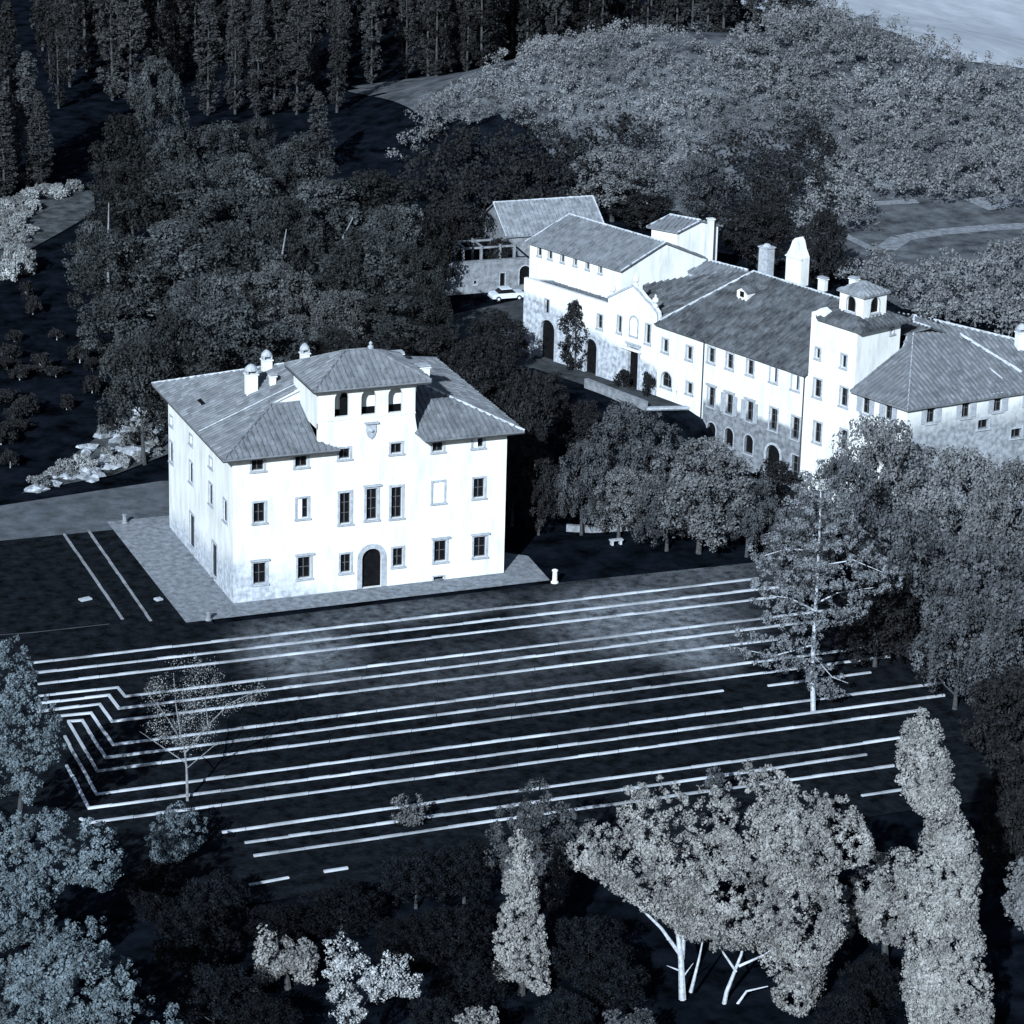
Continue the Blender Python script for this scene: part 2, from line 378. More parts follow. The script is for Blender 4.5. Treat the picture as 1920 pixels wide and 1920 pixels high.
# ------------------------------------------------------------------ foliage
def cloud(puffs, pr, per, leaf, up=0.25, jit=0.55, gen=rng):
    puffs = np.asarray(puffs, float); N = len(puffs); pr = np.broadcast_to(np.asarray(pr, float), (N,))
    c = np.repeat(puffs, per, 0); r = np.repeat(pr, per)
    d = gen.normal(size=(N*per, 3)); d[:, 2] += up; d /= np.linalg.norm(d, axis=1, keepdims=True)
    pos = c+d*(r*gen.uniform(.55, 1.05, N*per))[:, None]
    n = d+gen.normal(size=d.shape)*jit; n /= np.linalg.norm(n, axis=1, keepdims=True)
    a = np.cross(n, gen.normal(size=d.shape)); a /= np.linalg.norm(a, axis=1, keepdims=True)+1e-9; b = np.cross(n, a)
    s1 = (leaf*gen.uniform(.6, 1.35, N*per))[:, None]; s2 = s1*gen.uniform(.5, .95, (N*per, 1))
    v = np.stack([pos-a*s1, pos-b*s2, pos+a*s1, pos+b*s2], 1).reshape(-1, 3)
    return v
def leafmesh(name, v, m):
    nq = len(v)//4; me = bpy.data.meshes.new(name); me.vertices.add(len(v)); me.vertices.foreach_set('co', v.astype(np.float32).ravel())
    me.loops.add(nq*4); me.loops.foreach_set('vertex_index', np.arange(nq*4, dtype=np.int32))
    me.polygons.add(nq); me.polygons.foreach_set('loop_start', np.arange(0, nq*4, 4, dtype=np.int32))
    me.materials.append(m); me.update(calc_edges=True); me.validate(); return me
def lobed(w, h, z0, lobes, per_lobe, pr, gen=rng):
    """puffs over a lobed crown of width w, from z0 to h"""
    P = []
    for k in range(lobes):
        t = (k+.5)/lobes; zz = z0+(h-z0)*(.18+.62*t); ph = 2.4*k+gen.uniform(-.4, .4)
        rr = (w/2)*.68*math.sqrt(max(.05, 1-(2*(zz-z0)/(h-z0)-.9)**2*.8)); R = w*gen.uniform(.17, .27)
        c = np.array([rr*math.cos(ph), rr*math.sin(ph), zz])
        d = gen.normal(size=(per_lobe, 3)); d[:, 2] += .3; d /= np.linalg.norm(d, axis=1, keepdims=True)
        P.append(c+d*R*gen.uniform(.8, 1.02, (per_lobe, 1))*[1, 1, 1.05])
    c = np.array([0, 0, h-w*.2]); d = gen.normal(size=(per_lobe, 3)); d[:, 2] = abs(d[:, 2]); d /= np.linalg.norm(d, axis=1, keepdims=True)
    P.append(c+d*w*.22)
    P = np.vstack(P); P[:, 2] = np.clip(P[:, 2], z0*.7, h-pr*.7); return P
def column(w, h, z0, n, gen=rng, flame=0.35, wob=.12, shoots=0):
    t = gen.uniform(0, 1, n)**0.9; ph = gen.uniform(0, 2*math.pi, n)
    prof = np.minimum(1, (t/.18+.35))*np.clip((1-t)/(1-flame), 0, 1)**.62
    lump = 1+wob*np.sin(ph*3+t*9)+wob*np.sin(ph*2-t*17+1)
    r = (w/2)*prof*lump*gen.uniform(.72, 1, n)
    return np.stack([r*np.cos(ph), r*np.sin(ph), z0+t*(h-z0)], 1)
def trunk_mb(h, r, limbs=5, spread=2.0, z0=2.0, lean=(0, 0), gen=rng):
    m = MB(); k = 5
    m.tube([(lean[0]*t*t+gen.normal()*.06*t, lean[1]*t*t+gen.normal()*.06*t, -.3+t*(h+.3)) for t in np.linspace(0, 1, k)], [r*(1-.8*t)*(1.25 if t == 0 else 1) for t in np.linspace(0, 1, k)], 7)
    for i in range(limbs):
        z = z0+(h-z0)*(i+.2)/limbs*.85; ph = 2.4*i+.5; L = spread*gen.uniform(.6, 1)
        m.tube([(lean[0]*(z/h)**2, lean[1]*(z/h)**2, z), (L*.5*math.cos(ph)+lean[0]*(z/h)**2, L*.5*math.sin(ph)+lean[1]*(z/h)**2, z+L*.35), (L*math.cos(ph), L*math.sin(ph), z+L*.9)], [r*.45, r*.28, .03], 5)
    return m
def template(name, label, cat, crown_v, leafm, trunk, barkm):
    """one tree at the origin: Empty > crown, trunk"""
    r = thing(name, label, cat, (0, 0, 0)); me = leafmesh('crown', crown_v, leafm)
    c = link(bpy.data.objects.new('crown', me)); c.parent = r
    trunk.build('trunk', barkm, r); return r
USED = set()
def place(t, loc, sx, sz, rz, label=None, group=None, cat=None, leafm=None, name=None):
    if t.name not in USED: r = t; USED.add(t.name)
    else:
        r = t.copy(); link(r)
        for ch in t.children:
            c = ch.copy(); link(c); c.parent = r
    r.location = tuple(float(c) for c in loc); r.rotation_euler = (random.gauss(0, .02), random.gauss(0, .02), rz); r.scale = (sx, sx, sz)
    if label: r['label'] = label
    if cat: r['category'] = cat
    if group: r['group'] = group
    return r

def in_poly(x, y, poly):
    ins = False; n = len(poly)
    for i in range(n):
        x1, y1 = poly[i]; x2, y2 = poly[(i+1) % n]
        if (y1 > y) != (y2 > y) and x < (x2-x1)*(y-y1)/(y2-y1)+x1: ins = not ins
    return ins
def edge_dist(x, y, poly):
    b = 1e9; n = len(poly)
    for i in range(n):
        a = np.array(poly[i], float); c = np.array(poly[(i+1) % n], float); t = np.clip(((np.array([x, y])-a)@(c-a))/((c-a)@(c-a)+1e-9), 0, 1)
        b = min(b, np.linalg.norm(a+(c-a)*t-[x, y]))
    return b
VH = np.array([math.sin(YAW), math.cos(YAW), 0])   # horizontal view direction, for standing planes
def on_plane(px, py, base):
    r = ray(px, py); t = VH@(np.array(base)-CAM)/(VH@r); return CAM+r*t
def outline_crown(poly, base, n, thick, pr, per, leaf, gaps=0.0, gscale=3.0, gen=rng, up=.25, jit=.55, layers=None, clump=9):
    xs = [p[0] for p in poly]; ys = [p[1] for p in poly]; dm = 0; pts = []
    tries = 0
    while len(pts) < n and tries < n*30:
        tries += 1
        if clump and tries % clump == 1:
            cx_, cy_ = gen.uniform(min(xs), max(xs)), gen.uniform(min(ys), max(ys))
            while not in_poly(cx_, cy_, poly): cx_, cy_ = gen.uniform(min(xs), max(xs)), gen.uniform(min(ys), max(ys))
        x, y = (cx_+gen.normal()*12, cy_+gen.normal()*9-3) if clump else (gen.uniform(min(xs), max(xs)), gen.uniform(min(ys), max(ys)))
        if not in_poly(x, y, poly): continue
        if gaps and math.sin(x/gscale/7+1.3*math.sin(y/gscale/5))*math.sin(y/gscale/6+1.7*math.sin(x/gscale/9)) > 1-gaps*2: continue
        if layers and (y+3*math.sin(x/23.)) % layers > layers*.6: continue
        pts.append((x, y, edge_dist(x, y, poly)))
    dm = max(p[2] for p in pts); P = []
    for x, y, e in pts:
        q = min(1, e/dm*1.15); b = thick*math.sqrt(max(0.02, 1-(1-q)**2)); s = -1 if gen.uniform() < .68 else gen.uniform(-.6, 1)
        # lobes: the lit skin bulges in rounded heaps
        lob = .14*thick*(math.sin(x/31.+y/47.)+math.sin(y/27.-x/55.))
        P.append(on_plane(x, y, base)+VH*(s*b+lob))
    return cloud(P, pr*gen.uniform(.7, 1.25, len(P)), per, leaf, gen=gen, up=up, jit=jit)
def outlined_tree(name, label, cat, poly, base_px, thick, n, pr, per, leaf, leafm, barkm, limbs=None, trunk_r=.3, group=None, gaps=0, base=None, gscale=3., layers=None, up=.25, jit=.45, clump=9):
    b = cast(*base_px) if base is None else np.array(base); r = thing(name, label, cat, b, group)
    v = outline_crown(poly, b, n, thick, pr, per, leaf, gaps, gscale, layers=layers, up=up, jit=jit, clump=clump)-b
    c = link(bpy.data.objects.new('crown', leafmesh('crown', v, leafm))); c.parent = r
    m = MB(); s = 1/scale_at(b)
    if limbs is None:
        cx = sum(p[0] for p in poly)/len(poly); cy = sum(p[1] for p in poly)/len(poly); limbs = [([(base_px[0], base_px[1]+4), ((base_px[0]+cx)/2+3, (base_px[1]+cy)/2), (cx, cy)], trunk_r)]
    for pts, rr in limbs:
        W = [on_plane(x, y, b)+VH*random.uniform(-.15, .15) for x, y in pts]; k = len(W)
        m.tube(W, [rr*(1-.75*i/(k-1)) for i in range(k)], 7)
    m.build('trunk', barkm, r); return r
#@@STRUCTURE
# ================================================================== SETTING
def grid_axis(lo, hi, step, far):
    a = list(np.arange(lo, hi+.1, step)); s = step; x = hi
    while x < far: s *= 1.5; x += s; a.append(x)
    s = step; x = lo
    while x > -far: s *= 1.5; x -= s; a.insert(0, x)
    return np.array(a)
def grid_mesh(name, X, Y, zf, m, keep=None):
    gx, gy = np.meshgrid(X, Y, indexing='ij'); gz = zf(gx, gy); ny = len(Y)
    me = bpy.data.meshes.new(name); F = []
    for i in range(len(X)-1):
        for j in range(ny-1):
            if keep is None or keep((X[i]+X[i+1])/2, (Y[j]+Y[j+1])/2): F.append((i*ny+j, (i+1)*ny+j, (i+1)*ny+j+1, i*ny+j+1))
    me.from_pydata(np.stack([gx, gy, gz], -1).reshape(-1, 3).tolist(), [], F); me.materials.append(m)
    me.polygons.foreach_set('use_smooth', [True]*len(F))
    return tag(link(bpy.data.objects.new(name, me)), kind='structure')
gn = np.random.default_rng(3); _ph = gn.uniform(0, 6, (6, 2))
def rough(x, y):
    z = 0
    for k, (a, b) in enumerate(_ph): z = z+.05*np.sin(x*(.35+.21*k)+a+.7*np.sin(y*.2+k))*np.sin(y*(.3+.19*k)+b)
    return z
grid_mesh('ground', grid_axis(-70, 260, 2.0, 5000), grid_axis(-130, 330, 2.0, 5000), lambda x, y: ground(x, y)+rough(x, y)*.6-.16, M['grass'])
def sheet(name, px, m, z=0.02, world=None, kind='structure'):
    P = world or [at(x, y, z) for x, y in px]; b = MB(); b.face([(p[0], p[1], z) for p in P])
    me_o = b.build(name, m); return tag(me_o, kind=kind)
# terrace lawn, garden beds, gravel round the villa
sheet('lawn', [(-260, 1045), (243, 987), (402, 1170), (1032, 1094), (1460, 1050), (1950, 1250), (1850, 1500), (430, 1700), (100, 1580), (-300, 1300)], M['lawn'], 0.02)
def sun_patches(m, spots, v):
    # pools of sunlight painted on the turf: a ragged mask mixed over the lawn colour
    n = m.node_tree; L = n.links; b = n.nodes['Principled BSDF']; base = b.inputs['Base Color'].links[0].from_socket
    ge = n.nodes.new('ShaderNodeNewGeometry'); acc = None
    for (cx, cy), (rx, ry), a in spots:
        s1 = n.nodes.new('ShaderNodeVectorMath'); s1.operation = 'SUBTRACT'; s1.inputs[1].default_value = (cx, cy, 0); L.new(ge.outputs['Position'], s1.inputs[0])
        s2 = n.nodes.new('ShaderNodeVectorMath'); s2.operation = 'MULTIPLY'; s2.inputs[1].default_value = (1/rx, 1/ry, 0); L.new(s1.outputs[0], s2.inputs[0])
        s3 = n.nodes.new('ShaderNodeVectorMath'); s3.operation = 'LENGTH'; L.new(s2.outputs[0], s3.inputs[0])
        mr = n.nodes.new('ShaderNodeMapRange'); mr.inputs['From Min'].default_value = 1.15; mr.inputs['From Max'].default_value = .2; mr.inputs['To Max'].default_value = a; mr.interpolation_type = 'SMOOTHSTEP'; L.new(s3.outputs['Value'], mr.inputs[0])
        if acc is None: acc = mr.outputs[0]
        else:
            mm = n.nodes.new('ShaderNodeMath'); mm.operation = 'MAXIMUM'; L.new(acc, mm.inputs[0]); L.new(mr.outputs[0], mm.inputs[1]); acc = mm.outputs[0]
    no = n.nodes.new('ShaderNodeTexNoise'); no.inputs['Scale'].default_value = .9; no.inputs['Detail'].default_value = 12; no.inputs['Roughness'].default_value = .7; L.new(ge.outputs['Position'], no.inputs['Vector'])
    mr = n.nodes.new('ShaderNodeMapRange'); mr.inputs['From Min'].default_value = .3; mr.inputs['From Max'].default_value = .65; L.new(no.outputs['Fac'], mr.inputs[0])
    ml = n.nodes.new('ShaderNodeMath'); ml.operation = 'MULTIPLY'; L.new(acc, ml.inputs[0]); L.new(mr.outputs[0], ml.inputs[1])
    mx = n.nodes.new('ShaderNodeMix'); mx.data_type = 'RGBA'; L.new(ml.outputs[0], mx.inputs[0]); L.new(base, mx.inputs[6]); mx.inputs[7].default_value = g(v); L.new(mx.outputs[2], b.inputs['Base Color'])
S_ = lambda x, y: tuple(float(c) for c in at(x, y)[:2])
sun_patches(M['lawn'], [(S_(1200, 1160), (11, 11), 1), (S_(1290, 1215), (5, 7), 1), (S_(560, 1220), (6, 9), .9), (S_(740, 1150), (14, 3.5), .55), (S_(1280, 1060), (12, 10), .55), (S_(1100, 1020), (8, 12), .5), (S_(900, 1260), (16, 9), .22)], .17)
sheet('gravel_terrace', world=[(-4.9, -3.0), (27.2, -2.9), (27.6, 3.2), (24.5, 6.0), (24.5, 22.5), (-4.9, 22.5)], px=None, m=M['gravel'], z=0.05)
sheet('path', [(-300, 975), (0, 948), (300, 902), (345, 900), (330, 975), (243, 990), (0, 1014), (-300, 1050)], M['gravel_path'], 0.04)
sheet('drive', [(800, 600), (980, 560), (990, 660), (1060, 700), (1180, 760), (1150, 740), (1000, 690), (900, 700), (800, 660)], M['earth'], 0.03)
P0 = at(985, 655)
grid_mesh('field', np.arange(120, 420, 3.0), np.arange(150, 520, 3.0), lambda x, y: ground(x, y)+.12, M['stubble'],
          keep=(lambda A, B: (lambda x, y: ((B[0]-A[0])*(y-A[1])-(B[1]-A[1])*(x-A[0])) < 0 and x > 135))(at(1925, 330), at(1370, 0)))
M['scrub_ground'] = mat('scrub_ground', 0.03, 0.11, 0.35, bump=0.6, bscale=1.5, detail=14, spec=0)
grid_mesh('meadow', np.arange(70, 200, 2.0), np.arange(60, 186, 2.0), lambda x, y: ground(x, y)+.02, M['scrub_ground'],
          keep=lambda x, y: x+.25*(y-90)+2.5*math.sin(y*.3) > 92 or (((x-103)/36)**2+((y-158)/24)**2 < 1))
def ribbon(name, px, wid, m, dz=.06):
    P = [cast(*p) for p in px]; Q = []
    for a, b in zip(P, P[1:]):
        k = max(1, int(np.linalg.norm(b-a)/3)); Q += [a+(b-a)*i/k for i in range(k)]
    Q.append(P[-1]); b = MB()
    for i in range(len(Q)-1):
        t = Q[i+1]-Q[i]; nrm = np.array([-t[1], t[0]])/np.hypot(t[0], t[1])*wid/2
        q = [(Q[i][0]-nrm[0], Q[i][1]-nrm[1]), (Q[i+1][0]-nrm[0], Q[i+1][1]-nrm[1]), (Q[i+1][0]+nrm[0], Q[i+1][1]+nrm[1]), (Q[i][0]+nrm[0], Q[i][1]+nrm[1])]
        b.face([(x, y, ground(x, y)+dz) for x, y in q])
    return tag(b.build(name, m), kind='structure')
sheet('clearing', [(-200, 400), (0, 372), (120, 352), (176, 358), (178, 398), (120, 432), (40, 476), (0, 500), (-200, 560)], M['rough_pasture'], .03)
sheet('rough_bank', [(40, 925), (100, 880), (175, 825), (250, 765), (310, 770), (318, 850), (215, 890), (120, 908)], M['rough_pasture'], .03)
ribbon('farm_track', [(1660, 468), (1690, 447), (1760, 436), (1850, 428), (2000, 420)], 2.6, M['gravel'])
ribbon('farm_track', [(1350, 413), (1430, 415), (1500, 418), (1580, 440), (1640, 470)], 1.2, M['gravel'])
ribbon('farm_track', [(1640, 348), (1705, 344)], 3.5, M['gravel'])
ribbon('farm_track', [(1830, 385), (1880, 378), (1960, 370)], 5.0, M['gravel'])
ribbon('farm_track', [(1640, 382), (1720, 378)], 1.6, M['gravel'])
ribbon('lawn_edge', [(-60, 1196), (60, 1187), (205, 1171)], .12, M['gravel_path'], .05)

# low pale stone kerbs that step across the terrace garden
def kerb(px, wid=.2, h=.15, m='kerb', label='', name='stone_kerb', group='stone kerbs across the terraced lawn'):
    P = [at(x, y, h) for x, y in px]; r = thing(name, label, 'kerb', (P[0][0], P[0][1], 0), group) if False else None
    b = MB(); L = []
    for i, p in enumerate(P):
        d0 = (P[i]-P[i-1])[:2] if i else (P[1]-P[0])[:2]; d1 = (P[i+1]-P[i])[:2] if i < len(P)-1 else d0
        d0 = d0/np.linalg.norm(d0); d1 = d1/np.linalg.norm(d1); n_ = np.array([-(d0+d1)[1], (d0+d1)[0]]); n_ /= np.linalg.norm(n_); n_ /= max(.5, n_@np.array([-d0[1], d0[0]]))
        L.append((p[:2]-n_*wid/2, p[:2]+n_*wid/2))
    for (a, b2), (c, d) in zip(L, L[1:]):
        ln = np.linalg.norm(c-a); k = max(1, int(ln/1.6))
        for i in range(k):      # separate blocks with thin joints and slightly uneven tops
            t0, t1 = i/k+.008/ln, (i+1)/k-.008/ln
            q = [a+(c-a)*t0, a+(c-a)*t1, b2+(d-b2)*t1, b2+(d-b2)*t0]; hh = h+random.uniform(-.03, .03); o = np.array([random.uniform(-.02, .02), random.uniform(-.02, .02)])
            b.hexa([(*(x+o), -.2) for x in q], [(*(x+o), hh) for x in q])
    return tag(b.build(name, M[m]), label, 'kerb', group)
KL = [([(62, 1241), (1423, 1083)], 'long pale stone kerb nearest the villa, first of all across the lawn'),
      ([(69, 1260), (1471, 1098)], 'long pale stone kerb, middle of the three straight ones nearest the villa'),
      ([(71, 1281), (1455, 1118)], 'long pale stone kerb just above the first kerb that jogs at its left end'),
      ([(65, 1304), (221, 1287), (235, 1304), (1559, 1142)], 'pale stone kerb with the smallest jog at its left end'),
      ([(67, 1318), (204, 1302), (223, 1327), (1553, 1160)], 'jogged pale stone kerb, middle of the second set of three'),
      ([(69, 1333), (187, 1318), (210, 1351), (1458, 1197)], 'jogged pale stone kerb, lowest of the second set of three'),
      ([(110, 1341), (171, 1335), (212, 1395), (1615, 1214)], 'jogged pale stone kerb, uppermost of the third set of three'),
      ([(125, 1351), (154, 1349), (198, 1419), (1670, 1229)], 'jogged pale stone kerb, middle of the third set of three'),
      ([(129, 1352), (183, 1444), (1357, 1293)], 'pale stone kerb with a long slanting left end, stopping short of the cedar'),
      ([(121, 1379), (181, 1487), (1771, 1278)], 'very long stone kerb with slanting left end, uppermost of the fourth set'),
      ([(125, 1433), (167, 1514), (1771, 1302)], 'very long stone kerb with slanting left end, middle of the fourth set'),
      ([(150, 1533), (167, 1541), (1737, 1329)], 'long stone kerb, lowest of the fourth set, starting above the lower left shrubs'),
      ([(417, 1559), (717, 1516), (1444, 1417), (1540, 1404), (1697, 1380)], 'stone kerb of the fifth set passing closest above the big umbrella pine'),
      ([(459, 1578), (705, 1544), (1083, 1491), (1394, 1447), (1625, 1413)], 'stone kerb, middle of the fifth set, running behind the umbrella pine top'),
      ([(475, 1603), (712, 1569), (925, 1537), (1676, 1434)], 'stone kerb, lowest of the fifth set, disappearing behind the umbrella pine'),
      ([(467, 1657), (542, 1643)], 'short isolated piece of stone kerb in the dark grass at lower left'),
      ([(607, 1633), (652, 1626)], 'shortest isolated piece of stone kerb lying alone in dark grass'),
      ([(1615, 1490), (1690, 1479)], 'short piece of stone kerb left of the tall right hand cypress'),
      ([(1633, 1259), (1535, 1272), (1440, 1284)], 'faint stone kerb piece right of the pale cedar trunk foot')]
for px, lb in KL:
    kerb(px, m='kerb', label=lb)
kerb([(120, 1000), (230, 1160)], .24, .08, 'kerbd', 'straight thin stone kerb, left of the pair running towards the path', group='pair of kerbs in the left lawn')
kerb([(165, 993), (283, 1163)], .24, .08, 'kerbd', 'straight thin stone kerb, right of the pair beside the gravel terrace', group='pair of kerbs in the left lawn')

# ================================================================== VILLA
W_, D_, H_ = 24.08, 19.6, 13.0
villa = thing('villa', 'big white three-storey villa with hipped tile roof and roof loggia', 'villa', (12, 9.8, 0))
wb = MB()
front = Wall((0, 0), (W_, 0), 0, H_)
def V(x, y, w, h, **k): return front.add(x, y, w, h, **k)
for x, y in ((483.2, 867), (564.8, 860)): V(x, y+5, 1.05, 0.95)
for x, y in ((645.8, 850.5), (743, 840.5)): V(x, y, .98, .9)
V(821, 837, .98, .9); V(896.5, 829, .98, .95, shut='half')
V(486, 961, 1.0, 1.75); V(567, 953, 1.0, 1.75, shut='half')
for x, y in ((647, 953), (697, 945), (743.5, 942)): V(x, y, .95, 2.75, trim=.2, hood=(x == 697))
V(822, 923, 1.05, 1.85, shut='closed', label='window with closed white shutters'); V(898, 915, 1.0, 1.75)
for x, y, hh in ((486.8, 1074.7, 1.85), (570.2, 1064, 1.9), (825.5, 1033, 1.9), (899.6, 1025, 1.85)): V(x, y, 1.12, hh, hood=True)
for x, y in ((648, 1056), (746, 1044.5)): V(x, y, .92, 1.65)
dr = front.add(697, 1067, 1.75, 3.7, arch=True, door=True, trim=.42); dr['v0'] = 0.08
bw = front.add(822.5, 1087, .95, .62, trim=.1, mull=False); front.add(567, 1120, .8, .3, trim=.1, mull=False)
front.panel(wb)
left = Wall((0, D_), (0, 0), 0, H_)
for x, y in ((322, 848), (359, 886), (396, 927), (423, 958)): left.add(x, y, .95, 1.8, depth=.2)
for x, y in ((361, 995), (403, 1050)):
    w0 = left.add(x, y, 1.3, 2.9, trim=.2, depth=.12, mull=False)
for x, y in ((363, 1046), (399, 1086)): left.add(x, y, .9, .6, trim=.1, mull=False, depth=.1)
for x, y in ((322, 790), (359, 825), (396, 868)): left.add(x, y, .8, .75)
left.panel(wb)
right = Wall((W_, 0), (W_, D_), 0, H_)
back = Wall((W_, D_), (0, D_), 0, H_)
for u in (3, 7.5, 12, 16.5):
    right.addm(u, 2.6, 1.1, 1.8); right.addm(u, 7.6, 1.0, 1.8); right.addm(u, 11.6, .95, .9)
for u in (3, 7.5, 12, 16.5, 21):
    back.addm(u, 2.6, 1.1, 1.8); back.addm(u, 7.6, 1.0, 1.8); back.addm(u, 11.6, .95, .9)
right.panel(wb)
# the helper turns every wall towards the camera: turn these two outwards
right.n = np.array([1., 0]); back.n = np.array([0, 1.]); 
wb = MB(); front.panel(wb); left.panel(wb); right.panel(wb); back.panel(wb)
wb.build('wall', M['villa_wall'], villa)
for ww in (front, left, right, back): ww.windows(villa)
# coat of arms over the middle windows
u, v = front.hit(695.6, 807); m = MB(); m.hexa([front.pt(u+a, v+b, .003) for a, b in ((-.4, .5), (.4, .5), (.45, 0), (.28, -.5), (0, -.75), (-.28, -.5), (-.45, 0))], [front.pt(u+a, v+b, .14) for a, b in ((-.4, .5), (.4, .5), (.45, 0), (.28, -.5), (0, -.75), (-.28, -.5), (-.45, 0))])
m.hexa([front.pt(u+a, v+b, .003) for a, b in ((-.6, .62), (.6, .62), (.6, .75), (-.6, .75))], [front.pt(u+a, v+b, .28) for a, b in ((-.6, .62), (.6, .62), (.6, .75), (-.6, .75))])
m.lathe(front.pt(u, v+.05, .12), [(.2, -.12), (.24, 0), (.15, .14)], 8)
m.build('coat_of_arms', M['stone'], villa)
# main roof: hipped, slope 0.4, with the loggia block standing in its front slope
E_ = 1.13; s_ = .4
def rz(x, y): return H_+.05+s_*min(x+E_, W_+E_-x, y+E_, D_+E_-y)
def rp(x, y): return (x, y, rz(x, y))
TX0, TX1, TY = 7.3, 15.8, 6.6
h2 = (D_+2*E_)/2; yr = D_/2; rt_ = MB()
FL, FR, BR, BL = rp(-E_, -E_), rp(W_+E_, -E_), rp(W_+E_, D_+E_), rp(-E_, D_+E_)
A1 = rp(-E_+h2, yr); A2 = rp(W_+E_-h2, yr)
yc = 4.87; zc = rz(yc, yc)
LP = (yc, yc, zc)
def front_z(y): return H_+.05+s_*(y+E_)
slope(rt_, [FL, (8.9, -E_, front_z(-E_)), (TX0+.02, 0.02, front_z(0.02)), (TX0, yc, zc), LP], (FL, FR))
slope(rt_, [(16.35, -E_, front_z(-E_)), FR, rp(W_-8.2, 8.2), (TX1, 8.2, front_z(8.2)), (TX1, .02, front_z(.02))], (FL, FR))
lx = lambda x: H_+.05+s_*(x+E_)
slope(rt_, [BL, FL, LP, (TX0, yc, lx(TX0)), (TX0, TY, lx(TX0)), A1], (BL, FL)) if False else None
slope(rt_, [BL, FL, LP, (yc, yr, lx(yc)), (A1[0], yr, A1[2])], (BL, FL))
slope(rt_, [(yc, yc+.02, lx(yc)), (TX0, yc+.02, lx(TX0)), (TX0, TY, lx(TX0)), (A1[0], TY, lx(A1[0])), A1, (yc, yr, lx(yc))], (BL, FL))
slope(rt_, [FR, BR, A2], (FR, BR)); slope(rt_, [BR, BL, A1, A2], (BR, BL))
slope(rt_, [(A1[0], TY, front_z(TY)), (TX1, TY, front_z(TY)), (TX1, 8.2, front_z(8.2)), A2, A1], (FL, FR)) if False else None
slope(rt_, [(A1[0], TY, rz(A1[0], TY)), (TX1, TY, rz(A1[0], TY)), (TX1, 8.2, front_z(8.2)), (A2[0], yr, A2[2]), A1], (FL, FR))
roof = rt_.build('roof', M['tile'], villa)
# soffit and eave board
m = MB()
for a, b, c, d in (((-E_, -E_), (W_+E_, -E_), (W_, 0), (0, 0)), ((W_+E_, -E_), (W_+E_, D_+E_), (W_, D_), (W_, 0)), ((W_+E_, D_+E_), (-E_, D_+E_), (0, D_), (W_, D_)), ((-E_, D_+E_), (-E_, -E_), (0, 0), (0, D_))):
    q = [a, b, c, d]
    if a == (-E_, -E_):
        for q in ([(-E_, -E_), (8.85, -E_), (8.85, 0), (0, 0)], [(16.4, -E_), (W_+E_, -E_), (W_, 0), (16.4, 0)]):
            m.hexa([(x, y, H_-.19) for x, y in q], [(x, y, H_-.1) for x, y in q])
        continue
    m.hexa([(x, y, H_-.19) for x, y in q], [(x, y, H_-.1) for x, y in q])
m.build('eaves', M['wood'], villa)
ridges(villa, [(a, b, .11) for a, b in ((A1, BL), (A2, BR), (A2, A1), (FR, rp(W_-8.2, 8.2)), (rp(W_-8.2, 8.2), A2))]+[((-E_+.1, 6.4, lx(-E_+.1)+.03), (TX0, 6.4, lx(TX0)+.03), .06)])
m = MB(); ridge(m, FL, LP, .1); m.build('hip_tiles', M['tile'], villa); m = MB(); ridge(m, LP, (TX0, yc, zc), .1); m.build('hip_tiles', M['tile'], villa)
# triangular upstand where the lower front slope stops
m = MB(); m.hexa([(yc, yc+.03, zc-.1), (TX0, yc+.03, zc-.1), (TX0, yc+.03, lx(TX0)+.12), (yc, yc+.03, zc+.05)], [(yc, yc+.3, zc-.1), (TX0, yc+.3, zc-.1), (TX0, yc+.3, lx(TX0)+.12), (yc, yc+.3, zc+.05)])
m.build('upstand', M['plaster'], villa)
# loggia block
TZ = 18.05; lf = Wall((TX0, 0), (TX1, 0), H_, TZ)
for xc, w_m in ((641, 1.25), (691.5, 1.3), (741.5, 1.25)):
    lf.add(xc, {641: 758, 691.5: 754, 741.5: 750}[xc], w_m, 2.2, arch=True, void=True, depth=.35)
ll = Wall((TX0, TY), (TX0, 0), H_+1.5, TZ); lr = Wall((TX1, 0), (TX1, TY), H_+.2, TZ); lr.n = np.array([1., 0]); lb = Wall((TX1, TY), (TX0, TY), H_+2, TZ); lb.n = np.array([0, 1.])
for u_ in (1.9, 4.3): lr.addm(u_, 16.8, 1.3, 2.0, arch=True, void=True, depth=.35)
m = MB()
for ww in (lf, ll, lr, lb): ww.panel(m)
fl = lf.win[0]['v0']-.02
zi = min(w['v0'] for w in lf.win)-.35
m.box(TX0+.36, 1.1, zi, TX1-.36, 1.35, TZ-.05)             # back wall of the loggia
m.hexa([(8.85, -.001, H_-.26), (16.4, -.001, H_-.26), (16.4, .3, H_-.26), (8.85, .3, H_-.26)], [(8.85, -.001, H_+.02), (16.4, -.001, H_+.02), (16.4, .3, H_+.02), (8.85, .3, H_+.02)])
